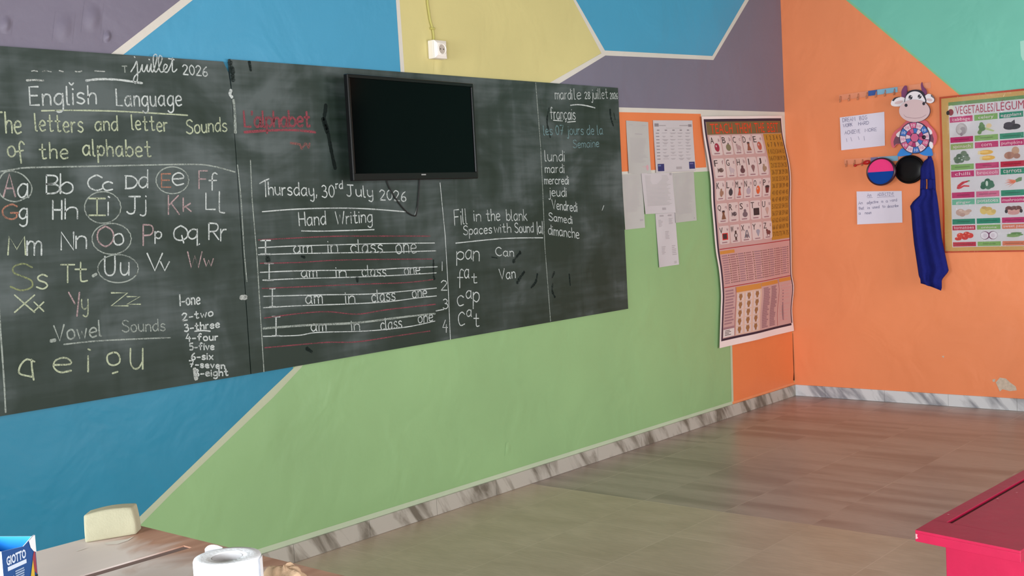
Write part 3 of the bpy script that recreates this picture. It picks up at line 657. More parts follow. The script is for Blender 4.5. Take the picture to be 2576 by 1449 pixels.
for q in ([(290, 386), (362, 391)], [(400, 401), (466, 395)]): draw(rb, 'chalk_line', [(poly_px(z8, q), WCH, .006)])
draw(rb, 'chalk_writing', [(wz(z8, 'les 07 jours de la', 215, 502, 682, 498, 74, space=4), BCH, .006)])
draw(rb, 'chalk_writing', [(wz(z8, 'Semaine', 447, 606, 652, 596, 62), BCH, .005)])
for t, *q in (('lundi', 225, 708, 380, 712, 85), ('mardi', 226, 800, 376, 802, 68), ('mercredi', 220, 890, 412, 894, 66), ('jeudi', 252, 985, 396, 990, 72), ('Vendredi', 280, 1088, 480, 1110, 74), ('Samedi', 255, 1178, 440, 1206, 62), ('dimanche', 252, 1290, 495, 1324, 78)):
    draw(rb, 'chalk_writing', [(wz(z8, t, *q), WCH, .0056)])
draw(rb, 'chalk_line', [(poly_px(z8, [(676, 1100), (690, 1062)]), WCH, .006)])
draw(rb, 'chalk_line', [(poly_px(z9, [(762, 1240), (752, 1300), (735, 1350)]), WCH, .005)])  # glint on the lit black cable, painted as a white stroke
for z, pts, wd in ((z7, [(830, 560), (790, 610), (765, 650)], .018), (z7, [(570, 605), (620, 612)], .012), (z7, [(865, 740), (830, 790), (800, 840)], .018), (z7, [(985, 760), (970, 830), (930, 880)], .016), (z7, [(1140, 740), (1120, 790)], .012), (z7, [(1125, 850), (1120, 910), (1145, 970)], .014), (z7, [(1275, 760), (1285, 860)], .012), (z8, [(740, 300), (745, 360), (765, 430)], .014), (z8, [(770, 330), (780, 380)], .01), (z8, [(255, 290), (240, 400), (265, 520)], .012), (z5, [(330, 1030), (345, 1085)], .02), (z6, [(1200, 235), (1205, 275)], .015), (z6, [(640, 20), (670, 30)], .014), (z6, [(1975, 60), (1975, 200), (1985, 250)], .014), (z6, [(690, 950), (740, 985)], .018)):
    draw(rb, 'wet_mark', [(poly_px(z, pts), WET, wd)])
draw(rb, 'eraser_patch', [(poly_px(z3, [(2230, 178), (2275, 176)]), DUST, .024)])

# ------------------------------------------------------------------ television
BLK = mat('tv_black_plastic', (12, 12, 13), .35, .3); SCR = mat('tv_screen_glass', (4, 4, 5), .10, .07)
TL, TR_ = ony(882, 324, -.112), ony(1196.5, 324, -.070)
TX = Vector((TR_.x - TL.x, TR_.y - TL.y, 0)); TVW = TX.length; TX.normalize(); TN = Vector((TX.y, -TX.x, 0))
tz0, tz1 = 1.4606, 1.8798
def tvp(a, o, z): q = TL + TX * a + TN * o; return Vector((q.x, q.y, z))
def tbox(mb, a0, a1, o0, o1, za_, zb_, m_):
    vs = [tvp(a0, o1, za_), tvp(a1, o1, za_), tvp(a1, o0, za_), tvp(a0, o0, za_), tvp(a0, o1, zb_), tvp(a1, o1, zb_), tvp(a1, o0, zb_), tvp(a0, o0, zb_)]
    mb.add(vs, [[0, 3, 2, 1], [4, 5, 6, 7], [0, 1, 5, 4], [1, 2, 6, 5], [2, 3, 7, 6], [3, 0, 4, 7]], m_)
tv = Thing('television', 'flat black switched-off television hung on the right chalkboard', 'television', tuple(tvp(TVW / 2, 0, tz0)))
m = MB(); bz = .014; bb = .028; dp = -.022
tbox(m, 0, TVW, dp, 0, tz0, tz0 + bb, BLK); tbox(m, 0, TVW, dp, 0, tz1 - bz, tz1, BLK)
tbox(m, 0, bz, dp, 0, tz0 + bb, tz1 - bz, BLK); tbox(m, TVW - bz, TVW, dp, 0, tz0 + bb, tz1 - bz, BLK)
put(m, 'bezel', tv, bevel=.003)
m = MB(); tbox(m, bz, TVW - bz, dp, -.005, tz0 + bb, tz1 - bz, SCR); put(m, 'screen', tv)
m = MB(); tbox(m, .06, TVW - .06, dp - .012, dp, tz0 + .05, tz1 - .07, BLK); put(m, 'back_cover', tv, bevel=.004)
m = MB(); q = tvp(TVW / 2, -.05, 0); m.box((q.x - .10, -.052, tz0 + .12), (q.x + .10, -.0142, tz1 - .14), mat('bracket_steel', (60, 60, 62), .4, .5, metal=.8)); put(m, 'wall_bracket', tv)
m = MB(); a_ = TVW * .532; tbox(m, a_ - .014, a_ + .014, -.001, .0008, tz0 + .018, tz0 + .023, mat('badge_silver', (150, 150, 148), .4, .5)); put(m, 'badge', tv, 'small pale badge on the lower bezel')
m = MB(); P = [z9(*q) for q in ((475, 1000), (490, 1060), (540, 1160), (620, 1270), (680, 1328), (735, 1352), (752, 1330), (764, 1240), (775, 1100), (780, 1000))]
P = spline(P, 5)
m.tube([ony(x, y, -.020) for x, y in P], .0028, mat('cable_black', (18, 18, 18), .5, .4)); put(m, 'power_cable', tv, 'thin black cable hanging below')

# ------------------------------------------------------------------ wall socket
c = F(1092, 127); SW = mat('socket_white', (236, 228, 218), .35, .5)
so = Thing('wall_socket', 'square white wall socket at the foot of a painted cable on the yellow panel', 'socket', (c.x, 0, c.z - .035))
hs = .040; d = .034; X0, X1, Z0, Z1 = c.x - hs, c.x + hs, c.z - hs, c.z + hs
m = MB(); m.box((X0, -d, Z0), (X1, -.001, Z1), SW); put(m, 'back_box', so, bevel=.004)
m = MB()
i_ = .007; e_ = .014
def sq(k, y): return [(X0 + k, -y, Z0 + k), (X1 - k, -y, Z0 + k), (X1 - k, -y, Z1 - k), (X0 + k, -y, Z1 - k)]
vs = sq(.001, d + .001) + sq(.002, d + .005) + sq(e_, d + .013)
fs = [[k, (k + 1) % 4, 4 + (k + 1) % 4, 4 + k] for k in range(4)] + [[4 + k, 4 + (k + 1) % 4, 8 + (k + 1) % 4, 8 + k] for k in range(4)] + [[8, 9, 10, 11]]
m.add(vs, fs, SW); fpl = put(m, 'face_plate', so)
m = MB(); cc = (c.x, -(d + .0135), c.z)
m.lathe([(.0245, 0), (.0245, .004), (.0215, .004), (.0205, -.0), (.0, -.0)], cc, (0, -1, 0), SW, 32)
m.lathe([(.0200, .0006), (.0, .0006)], cc, (0, -1, 0), mat('socket_recess', (176, 164, 152), .5, .4), 32)
for s in (-1, 1): m.lathe([(.0028, .0012), (.0, .0012)], (c.x + s * .0095, cc[1], c.z), (0, -1, 0), mat('socket_hole', (30, 26, 24), .8, .1), 10)
put(m, 'socket_well', fpl)
ca = mat('painted_cable', (176, 168, 92), .5, .35)
P = spline([(1089, 107), (1091, 95), (1088, 72), (1082, 50), (1078, 25), (1075, 0), (1072, -60), (1075, -150), (1070, -230)], 5)
m = MB(); m.tube([ony(x, y, -.006) for x, y in P], .0055, ca)
cab = tag(m.build('electric_cable', base=tuple(ony(1089, 107, -.006))), 'thin cable painted over in yellow running up from the white socket', 'cable')
m = MB(); q = ony(1088, 72, -.008); m.box((q.x - .010, -.015, q.z - .005), (q.x + .010, -.0008, q.z + .005), ca); o = m.build('cable_clip', cab, BASE[cab.name], bevel=.002)

# ------------------------------------------------------------------ papers on the front wall
PAP = mat('paper_white', (190, 182, 184), .8, .15, var=.03, scale=5); PAP2 = mat('paper_grey', (176, 172, 168), .8, .15, var=.03, scale=5)
PRT = ink((162, 154, 156)); PRT2 = ink((132, 124, 128)); NAVY = ink((44, 48, 100)); PPK = ink((196, 150, 156))
def wall_sheet(name, label, cat, corners, off, paper, side=False, group=None, curl=.004):
    """corners in photograph coordinates: tl, tr, br, bl. Returns thing and mapping"""
    on = (lambda p: onx(p[0], p[1], -off)) if side else (lambda p: ony(p[0], p[1], -off))
    A, B, C, D = [on(p) for p in corners]
    nrm = Vector((-1, 0, 0)) if side else Vector((0, -1, 0))
    def fn(u, v, o):
        p = (A * (1 - u) + B * u) * (1 - v) + (D * (1 - u) + C * u) * v
        k = curl * (abs(2 * u - 1) ** 3 * (v ** 2) + .3 * math.sin(3 * u + 2 * v) ** 2)
        return p + nrm * (o + k)
    base = (A + B + C + D) / 4; base.z = min(C.z, D.z)
    t = Thing(name, label, cat, base, group)
    pr = Print(fn); pr.rect(0, 0, 1, 1, paper, 0, 10, 12)
    pr.mb.grid(lambda a, b: fn(1 - a, 1 - b, -.0006), 10, 12, paper, False)
    put(pr.mb, 'sheet', t)
    return t, fn, nrm
z10 = zoomed(1540, 260, 3.293)
def bars(p, u0, v0, u1, v1, n, m, o, ragged=.3, fill=.45, cols=1, jitter=0.0):
    for i in range(n):
        v = v0 + (v1 - v0) * i / n; h = (v1 - v0) / n * fill
        for c_ in range(cols):
            a = u0 + (u1 - u0) * c_ / cols; wd = (u1 - u0) / cols * (.86 if cols > 1 else 1) * (1 - random.random() * ragged)
            p.rect(a, v, a + wd, v + h, m, o)
def sheet(label, px, paper, off, draw_fn, name='notice_sheet'):
    t, fn, nr = wall_sheet(name, label, 'paper', [z10(*q) for q in px], off, paper, group=None)
    p = Print(fn); draw_fn(p); put(p.mb, 'printing', t)
    return t
LIGHT = ink((172, 166, 165))
def d1(p):
    p.rect(.12, .07, .92, .078, PRT, .0006); p.rect(.3, .09, .8, .098, LIGHT, .0006); p.rect(.36, .235, .70, .25, PRT, .0006); bars(p, .14, .32, .9, .8, 20, LIGHT, .0006)
    p.ell(.86, .88, .05, .055, PPK, .0006); p.rect(.65, .86, .82, .868, PPK, .0006)
def d2(p):
    p.rect(.03, .06, .13, .12, PRT2, .0006); p.rect(.88, .075, .97, .125, PRT2, .0006); p.rect(.14, .09, .87, .112, PRT, .0006); p.rect(.3, .145, .7, .155, LIGHT, .0006)
    for c_ in range(5): p.rect(.08 + .19 * c_, .18, .14 + .19 * c_, .20, PRT2, .0006)
    for r in range(9):
        p.rect(.05, .24 + r * .062, .13, .255 + r * .062, PRT2, .0006)
        for c_ in range(4):
            u = .2 + .195 * c_; wd = random.uniform(.08, .16)
            for k in range(random.choice((1, 2, 3))): p.rect(u + .02 * k, .24 + r * .062 + k * .014, u + wd - .02 * k, .249 + r * .062 + k * .014, PRT, .0006)
    p.rect(.05, .835, .215, .975, NAVY, .0006); p.rect(.845, .815, .985, .955, NAVY, .0006)
    p.rect(.06, .855, .13, .88, ink((96, 116, 160)), .0010); p.rect(.86, .84, .95, .86, ink((104, 100, 150)), .0010)
    p.rect(.52, .90, .66, .95, PRT, .0006); p.rect(.25, .99, .95, .995, LIGHT, .0006)
def d3(p): bars(p, .12, .05, .9, .7, 22, LIGHT, .0006, .3); p.rect(.78, .84, .93, .87, PRT, .0006)
def d4(p): bars(p, .1, .06, .92, .82, 24, LIGHT, .0006, .2); p.rect(.58, .86, .70, .92, PRT, .0006); p.rect(.9, .0, .97, .06, PRT, .0006)
def d5(p): bars(p, .1, .05, .9, .85, 26, LIGHT, .0006, .25); p.rect(.88, .93, .93, .96, PRT, .0006)
def d6(p):
    p.rect(.2, .03, .8, .06, PRT, .0006)
    for u, v, h in ((.12, .12, .14), (.64, .10, .12), (.42, .34, .16), (.2, .62, .16), (.72, .62, .2)): bars(p, u, v, u + .22, v + h, 6, PRT, .0006, .5)
    p.rect(.78, .92, .9, .97, LIGHT, .0006)
sheet('plain pale typed sheet on orange paint, right of the chalkboard top', ((115, 142), (298, 155), (316, 585), (132, 580)), PAP2, .003, d1)
sheet('timetable sheet with two navy blue squares at its bottom corners', ((338, 140), (664, 142), (686, 560), (358, 575)), PAP, .003, d2, 'timetable_sheet')
sheet('tall pale sheet touching the chalkboard edge, lowest end on the left of the sheets', ((80, 590), (248, 578), (266, 1030), (102, 1048)), PAP2, .002, d3)
sheet('pale sheet below the timetable, overlapping the sheets on both of its sides', ((242, 580), (498, 575), (520, 905), (270, 918)), PAP, .005, d4)
sheet('pale sheet below the right navy square, nearest the alphabet chart', ((498, 578), (676, 565), (694, 970), (520, 990)), PAP2, .002, d5)
sheet('lone lowest pale sheet hanging on green paint below the others', ((358, 915), (522, 905), (548, 1335), (384, 1360)), PAP, .003, d6)

# ------------------------------------------------------------------ alphabet chart in the corner
Lp = [(1765, 293), (1770, 340), (1782, 411), (1788, 458), (1790, 505), (1795, 563), (1801, 631), (1809, 680), (1814, 739), (1813, 779), (1810, 876)]
Rp = [(1966.5, 291), (1971, 340), (1986, 411), (1990, 458), (1989, 505), (1990, 560), (1991, 608), (1992, 686), (1997.5, 723), (1993, 779), (1997.5, 832)]
Lp = spline(Lp, 5); Rp = spline(Rp, 5)
def at_y(P, y):
    for a, b_ in zip(P, P[1:]):
        if a[1] <= y <= b_[1]: return a[0] + (b_[0] - a[0]) * (y - a[1]) / max(b_[1] - a[1], 1e-6)
    return P[-1][0] if y > P[-1][1] else P[0][0]
def chart_fn(u, v, o):
    yl = 293 + v * 583; yr = 291 + v * 541
    A = ony(at_y(Lp, yl), yl, -.016)
    q = at_y(Rp, yr)
    B = onx(q, yr, -.020)
    if B.y > -.012: B = ony(q, yr, -.012)
    if v < .05: B = ony(q, yr, -.014)
    p = A.lerp(B, u)
    p.y -= .012 * math.sin(math.pi * u) * (.4 + .6 * math.sin(5.5 * v + .6) ** 2) + .006 * math.sin(9 * u + 4 * v) * math.sin(math.pi * u)
    p.y -= o; p.x -= o * .15
    return p
ct = Thing('alphabet_chart', 'long wavy alphabet and number chart headed TEACH THEM THE BEST in the corner', 'poster', (-.47, -.02, .43))
CP = mat('chart_paper', (188, 150, 146), .5, .35); CWH = mat('chart_margin', (226, 208, 204), .5, .35); CBD = ink((48, 34, 52)); OLV = ink((112, 92, 58)); CRD = ink((214, 62, 30)); GLD = ink((176, 124, 44))
CK = ink((58, 44, 46)); CG = ink((204, 186, 184)); ORB = ink((196, 130, 60)); CRL = ink((160, 40, 48)); BRN = ink((150, 104, 66)); MAU = ink((150, 112, 118)); PNK = ink((192, 146, 142)); CBR = ink((96, 66, 44))
p = Print(chart_fn); p.rect(0, 0, 1, 1, CWH, 0, 30, 60); p.mb.grid(lambda a, b: chart_fn(1 - a, 1 - b, -.0008), 20, 40, CWH); put(p.mb, 'sheet', ct)
p = Print(chart_fn)
for a in ((.018, .012, .985, .024), (.018, .962, .97, .972)): p.rect(*a, CBD, .0010, 30, 1)
for a in ((.018, .012, .036, .972), (.972, .012, .985, .962)): p.rect(*a, CBD, .0010, 1, 50)
p.rect(.036, .024, .972, .962, CP, .0006, 30, 60); put(p.mb, 'border', ct)
p = Print(chart_fn); p.rect(.04, .024, .972, .080, OLV, .0012, 24, 3); bn = put(p.mb, 'title_banner', ct, 'olive banner with red capitals')
for t, a, b_ in (('TEACH', .075, .33), ('THEM', .37, .57), ('THE', .61, .73), ('BEST', .77, .93)): p = Print(chart_fn); p.text(t, a, .032, b_, .076, CRD, .0020); put(p.mb, 'lettering', bn)
SH = [ink(c_) for c_ in ((150, 40, 62), (120, 112, 84), (170, 140, 140), (140, 84, 66), (176, 88, 72), (96, 74, 70), (184, 164, 168), (96, 64, 68), (128, 92, 92), (150, 122, 100), (150, 110, 90), (60, 56, 62), (176, 84, 72), (168, 150, 160), (206, 92, 50), (110, 52, 54), (120, 80, 60), (88, 76, 80), (110, 92, 98), (40, 34, 36), (186, 150, 140), (196, 44, 44), (70, 52, 48), (84, 84, 100), (150, 144, 156), (110, 60, 60))]
SHP = {'A': 'e', 'B': 'b', 'C': 'cat', 'D': 'doll', 'E': 'e', 'F': 'fish', 'G': 'cat', 'H': 'bag', 'I': 'cone', 'J': 'jug', 'K': 'jug', 'L': 'b', 'M': 'doll', 'N': 'b', 'O': 'e', 'P': 'pot', 'Q': 'doll', 'R': 'fish', 'S': 'bag', 'T': 'box', 'U': 'cone', 'V': 'box', 'W': 'watch', 'X': 'x', 'Y': 'cone', 'Z': 'cat'}
def picture(p, kind, u, v, ru, rv, m, o):
    """small printed picture centred at u, v"""
    E = lambda a, b, c_, d_, mm=m, oo=o, **k: p.ell(u + a * ru, v + b * rv, c_ * ru, d_ * rv, mm, oo, **k)
    Q = lambda pts, mm=m, oo=o: p.poly([(u + a * ru, v + b * rv) for a, b in pts], mm, oo)
    if kind == 'e': E(0, 0, .8, 1); E(-.25, -.3, .18, .25, CG, o + .0004)
    elif kind == 'b': E(0, .1, .9, .8); E(.1, -.7, .2, .3, CK, o - .0002)
    elif kind == 'cat': E(0, .2, .9, .55); E(-.6, -.35, .4, .35); Q([(-.9, -.9), (-.7, -.5), (-.95, -.4)]); Q([(-.7, .5), (-.5, .5), (-.5, 1.1), (-.7, 1.1)][::-1]); Q([(.4, .5), (.6, .5), (.6, 1.1), (.4, 1.1)][::-1])
    elif kind == 'doll': E(0, -.6, .45, .4); Q([(-.3, -.3), (-.8, 1), (.8, 1), (.3, -.3)]); E(0, -.85, .5, .2, CK, o + .0004)
    elif kind == 'fish': E(.1, 0, .8, .5); Q([(-.5, 0), (-1, .6), (-1, -.6)][::-1]); E(.5, -.1, .1, .1, CG, o + .0004)
    elif kind == 'bag': E(0, .35, .9, .65); E(0, -.45, .45, .45)
    elif kind == 'cone': Q([(-.6, -.2), (0, 1), (.6, -.2)]); E(0, -.4, .65, .5)
    elif kind == 'jug': E(0, .2, .6, .8); Q([(-.3, -.9), (-.3, 0), (.3, 0), (.3, -.9)]); E(.7, .1, .25, .45)
    elif kind == 'pot': Q([(-1, -.6), (-.6, .9), (.6, .9), (1, -.6)]); E(0, -.65, 1, .3, CK, o + .0004)
    elif kind == 'box': Q([(-1, -.9), (-1, .8), (1, .8), (1, -.9)]); Q([(-.8, -.7), (-.8, .55), (.6, .55), (.6, -.7)], CK, o + .0004)
    elif kind == 'watch': Q([(-.3, -1.2), (-.3, 1.2), (.3, 1.2), (.3, -1.2)]); E(0, 0, .6, .55, CK, o + .0004); E(0, 0, .4, .36, CG, o + .0008)
    elif kind == 'x': Q([(-.15, -1), (-.9, 1), (-.65, 1), (.1, -1)]); Q([(.15, -1), (.65, 1), (.9, 1), (.35, -1)]); E(0, .5, .4, .5, SH[18], o + .0003)
CARD = ink((204, 182, 178))
k = 0
for row, (v0, v1, letters, u1) in enumerate(((.085, .176, 'ABCDE', .685), (.184, .275, 'FGHIJ', .69), (.281, .372, 'KLMNOP', .705), (.379, .470, 'QRSTU', .715), (.477, .562, 'VWXYZ', .72))):
    u0 = .045
    for i, ch in enumerate(letters):
        a = u0 + (u1 - u0) * i / len(letters) + .006; b_ = u0 + (u1 - u0) * (i + 1) / len(letters) - .006
        p = Print(chart_fn); wd = b_ - a; hh = v1 - v0 - .006
        cr = .12
        p.rect(a + wd * cr, v0, b_ - wd * cr, v0 + hh, CARD, .0012, 3, 4); p.rect(a, v0 + hh * cr, a + wd * cr, v0 + hh * (1 - cr), CARD, .0012, 1, 4); p.rect(b_ - wd * cr, v0 + hh * cr, b_, v0 + hh * (1 - cr), CARD, .0012, 1, 4)
        for su in (0, 1):
            for sv in (0, 1):
                cu = a + wd * cr if su == 0 else b_ - wd * cr; cv = v0 + hh * cr if sv == 0 else v0 + hh * (1 - cr)
                p.ell(cu, cv, wd * cr, hh * cr, CARD, .0011, 12)
        p.text(ch, a + wd * .05, v0 + hh * .08, a + wd * .36, v0 + hh * .40, CK, .0024)
        p.text(ch.lower(), a + wd * .74, v0 + hh * (.16 if ch.lower() not in 'bdfhklt' else .10), a + wd * .9, v0 + hh * .30, MAU, .0024)
        p.rect(a + wd * .22, v0 + hh * .88, a + wd * .72, v0 + hh * .94, MAU, .0024)
        lc = put(p.mb, 'letter_card', ct, 'letter card ' + ch)
        p = Print(chart_fn); picture(p, SHP[ch], a + wd * .56, v0 + hh * .60, wd * .27, hh * .22, SH[k], .0024); put(p.mb, 'picture', lc); k += 1
p = Print(chart_fn); p.rect(.705, .082, .970, .566, GLD, .0009, 8, 24)
NUM = ink((118, 78, 34))
for n in range(1, 76):
    r, c_ = divmod(n - 1, 5)
    a = .725 + c_ * .049; v = .090 + r * .0314
    if n < 10: p.text(str(n), a + .008, v, a + .026, v + .021, CBR, .0020)
    else: p.text(str(n), a, v, a + .036, v + .021, NUM, .0020)
put(p.mb, 'number_panel', ct, 'gold panel of numbers from 1 to 75')
p = Print(chart_fn); p.rect(.04, .574, .972, .5775, CRL, .0014, 20, 1); p.rect(.04, .578, .972, .738, PNK, .0010, 20, 8); p.rect(.04, .584, .22, .598, ORB, .0014, 4, 1)
for c_ in range(9): bars(p, .055 + .1 * c_, .604, .055 + .1 * c_ + .075, .732, 13, ink((150, 106, 106)) if c_ % 2 else MAU, .0016, .25, .5)
for c_ in range(9): bars(p, .135 + .1 * c_, .604, .146 + .1 * c_, .732, 13, CBR, .0020, .25, .45)
p.rect(.04, .740, .972, .7435, CRL, .0014, 20, 1); put(p.mb, 'times_table_panel', ct)
p = Print(chart_fn); bars(p, .05, .755, .175, .91, 12, MAU, .0014, .3, .5); p.rect(.04, .915, .175, .925, MAU, .0014, 3, 1); p.rect(.04, .925, .18, .958, ink((210, 198, 194)), .0014, 3, 2); bars(p, .06, .93, .16, .955, 4, CK, .0020, .6, .4); p.rect(.182, .748, .186, .96, CRL, .0014, 1, 14); put(p.mb, 'numeral_panel', ct)
p = Print(chart_fn); p.rect(.19, .748, .50, .772, ORB, .0014, 6, 2); p.rect(.19, .773, .50, .96, ink((206, 170, 150)), .0012, 6, 8)
for r in range(5):
    for c_ in range(3):
        u = .24 + .1 * c_; v = .795 + r * .036
        p.rect(u - .038, v - .016, u + .038, v + .016, CARD, .0018, 2, 2); p.ell(u, v - .003, .022, .010, BRN, .0024); p.poly([(u - .014, v), (u - .010, v + .014), (u + .010, v + .014), (u + .014, v)], BRN, .0024)
        for s in (-1, 0, 1): p.rect(u + s * .013 - .004, v - .015, u + s * .013 + .004, v - .004, BRN, .0026)
put(p.mb, 'hand_sign_panel', ct, 'grid of brown hand signs')
p = Print(chart_fn); p.rect(.505, .748, .76, .765, ORB, .0014, 5, 1); bars(p, .53, .772, .63, .955, 24, MAU, .0014, .35, .8); bars(p, .65, .772, .745, .955, 24, MAU, .0014, .35, .8)
p.rect(.768, .746, .772, .96, CRL, .0014, 1, 14); p.rect(.785, .746, .968, .762, ORB, .0014, 4, 1); bars(p, .81, .775, .95, .95, 12, PNK, .0014, .6, .5); p.poly([(.82, .80), (.835, .86), (.85, .94), (.865, .94), (.85, .86), (.84, .80)], MAU, .0016); put(p.mb, 'word_panel', ct)

# ------------------------------------------------------------------ vegetable poster on the right wall
PY0, PZ1, PZ0 = -1.004, 1.838, .920
PW = .665; PH = PZ1 - PZ0
FILM = .9
def vg(u, v, o):
    k = .004 + .003 * math.sin(7 * u + 5 * v) * math.sin(4 * v + 1) + .002 * math.sin(15 * v + 9 * u)
    return Vector((-(k + o) - .002, PY0 - u * PW, PZ1 - v * PH))
def vi(c_): return ink(c_, .30, FILM)
vp = Thing('vegetable_poster', 'glossy gold-edged poster of vegetable pictures on the orange wall', 'poster', (-.01, PY0 - PW / 2, PZ0))
GOLD = vi((206, 162, 96)); VW = vi((214, 208, 212)); RED = vi((196, 70, 40))
p = Print(vg); p.rect(0, 0, 1, 1, GOLD, 0, 16, 20); p.mb.grid(lambda a, b: vg(1 - a, 1 - b, -.001), 16, 20, RED); put(p.mb, 'sheet', vp)
p = Print(vg); t = .012
for a in ((0, 0, 1, t), (0, 1 - t * .8, 1, 1), (0, 0, t * 1.4, 1), (1 - t * 1.4, 0, 1, 1)): p.rect(*a, RED, .0006, 12, 12)
put(p.mb, 'red_edge', vp)
uL = .080
cols = [uL + k * ((onx(2378, 300).y - onx(2566, 300).y) / 3 / PW) for k in range(5)]
p = Print(vg); p.rect(uL, .040, .93, .965, VW, .0005, 12, 16); p.rect(uL, .040, .93, .062, vi((110, 146, 92)), .0009, 12, 1)
qx = lambda x: (PY0 - onx(x, 265).y) / PW
p.ell(qx(2394), .082, .026, .022, vi((226, 224, 206)), .0010, rot=.6); p.ell(qx(2393), .104, .024, .021, vi((150, 64, 74)), .0012); p.ell(qx(2386), .106, .015, .014, vi((40, 30, 34)), .0014)
TR = vi((176, 56, 82)); put(p.mb, 'title_banner', vp)
uu = lambda x: (PY0 - onx(x, 265).y) / PW
p = Print(vg); p.text('VEGETABLES', uu(2405), .070, uu(2499), .122, TR, .0014); p.text('/', uu(2500.5), .066, uu(2505), .126, TR, .0014)
p.text('L\u00c9GUMES', uu(2507), .056, uu(2600), .122, TR, .0014); put(p.mb, 'lettering', bpy.data.objects['title_banner.001'], 'pink title VEGETABLES/L\u00c9GUMES')
MG = (190, 34, 104); GR = (128, 168, 92); DG = (30, 134, 104); PK = (206, 104, 140); RD = (190, 32, 66); OL = (150, 170, 104); AQ = (110, 178, 150); SR = (214, 120, 90)
VEG = [[('cabbage', MG, MG), ('celery', GR, GR), ('eggplant', DG, DG), ('beetroot', MG, MG)], [('spinach', OL, GR), ('corn', MG, MG), ('pumpkins', MG, RD), ('peas', DG, DG)], [('chilli', MG, MG), ('broccoli', PK, PK), ('carrots', DG, DG), ('leek', GR, GR)], [('ginger', AQ, DG), ('potatoes', AQ, DG), ('mushrooms', MG, MG), ('radish', RD, RD)], [('tomatoes', RD, RD), ('onions', GR, GR), ('sweet peas', SR, SR), ('garlic', MG, MG)]]
def veggie(p, name, u, v, ru, rv):
    o = .0014
    def E(a, b, c_, d_, col, k=0, rot=0.0): p.ell(u + a * ru, v + b * rv, c_ * ru, d_ * rv, vi(col), o + k * .0003, 20, rot)
    def Q(pts, col, k=0): p.poly([(u + a * ru, v + b * rv) for a, b in pts], vi(col), o + k * .0003)
    if name == 'cabbage':
        E(0, 0, .62, .95, (176, 164, 166)); E(-.1, -.1, .45, .7, (190, 180, 180), 1); E(.15, .2, .3, .55, (160, 148, 152), 2); E(-.2, .3, .25, .3, (200, 190, 190), 3); E(0, .8, .14, .25, (150, 130, 140), 4)
    elif name in ('celery', 'leek'):
        for k, (a, b) in enumerate(((-.5, -.5), (-.6, -.1), (-.35, -.2), (-.55, .35), (-.7, .7), (-.3, .2))): E(a, b, .22, .32, (96, 128, 78) if k % 2 else (110, 142, 88), k)
        Q([(-.3, -.1), (-.3, .25), (.75, .75), (.9, .6), (.3, .2)], (184, 196, 140), 1); E(.3, -.2, .3, .35, (224, 196, 150), 0)
    elif name == 'eggplant':
        E(-.15, .2, .7, .48, (52, 44, 56), 0, .15); E(.35, .25, .6, .42, (44, 38, 50), 1, -.2); E(-.3, -.1, .5, .4, (60, 50, 64), 2); Q([(.0, -.5), (.1, -.1), (.4, -.2), (.35, -.8)], (70, 62, 72), 3)
    elif name == 'spinach':
        for k, (a, b) in enumerate(((-.6, .3), (-.3, -.1), (.1, .3), (.4, -.1), (.2, -.5), (-.1, .6), (.55, .35), (-.5, .65))): E(a, b, .34, .36, (88, 108, 88) if k % 2 else (110, 126, 104), k, k)
        for a, b in ((-.3, .2), (.0, .5), (.2, 0)): E(a, b, .08, .08, (224, 228, 222), 9)
    elif name == 'corn':
        for k, (a, b) in enumerate(((-.1, -.4), (.1, .45))):
            E(a, b, .78, .36, (222, 170, 72), k * 3); E(a - .2, b - .08, .5, .16, (234, 194, 110), k * 3 + 1); E(a - .72, b, .14, .3, (226, 206, 160), k * 3 + 2)
    elif name == 'pumpkins':
        E(.35, -.35, .4, .6, (196, 156, 132), 0, .5); E(-.3, .3, .55, .55, (180, 130, 112), 1); E(-.3, .3, .2, .52, (166, 116, 100), 2); E(.5, .45, .36, .38, (170, 124, 110), 2)
    elif name == 'chilli':
        Q([(-.7, .6), (-.6, .1), (-.1, -.4), (.6, -.55), (.6, -.35), (.1, -.1), (-.3, .3), (-.4, .7)], (196, 44, 60), 0); Q([(-.5, .4), (.1, .1), (.7, .2), (.7, .4), (.1, .35), (-.3, .65)], (210, 58, 70), 1); E(.66, -.48, .12, .1, (96, 140, 80), 2)
    elif name == 'broccoli':
        for k, (a, b) in enumerate(((-.4, .1), (0, -.3), (.35, 0), (-.1, .3), (.45, .35), (-.45, .5), (.1, .55))): E(a, b, .32, .38, (60, 104, 84) if k % 2 else (76, 120, 98), k)
        E(-.05, .05, .14, .4, (206, 216, 206), 9)
    elif name == 'carrots':
        for k, (a, b) in enumerate(((-.6, -.2), (-.7, .15), (-.55, .5), (-.3, .8), (-.45, -.45))): Q([(a - .2, b), (.3, .1), (.45, -.2)], (214, 104, 74) if k % 2 else (226, 122, 88), k)
        Q([(.3, -.3), (.4, .1), (.95, -.1), (1, -.6), (.7, -.6)], (112, 142, 100), 6)
    elif name == 'ginger':
        E(-.35, .1, .5, .55, (196, 162, 150), 0); E(.2, .2, .5, .38, (206, 174, 160), 1); E(.6, -.1, .32, .25, (196, 164, 150), 2); E(-.1, .5, .3, .3, (188, 152, 142), 3); E(-.3, -.2, .2, .15, (216, 188, 176), 4)
    elif name == 'potatoes':
        E(-.45, -.05, .42, .6, (218, 188, 110), 0, .3); E(.05, -.25, .4, .35, (206, 172, 100), 1); E(.3, .3, .5, .4, (222, 190, 118), 2, .3); E(-.4, -.5, .3, .22, (196, 160, 104), 3); E(.6, .1, .25, .3, (208, 176, 104), 4)
    elif name == 'mushrooms':
        for k, a in enumerate((-.5, .05, .5)): E(a, -.2, .36, .4, (112, 64, 62), k * 2); E(a + .05, .2, .28, .25, (212, 158, 150), k * 2 + 1)
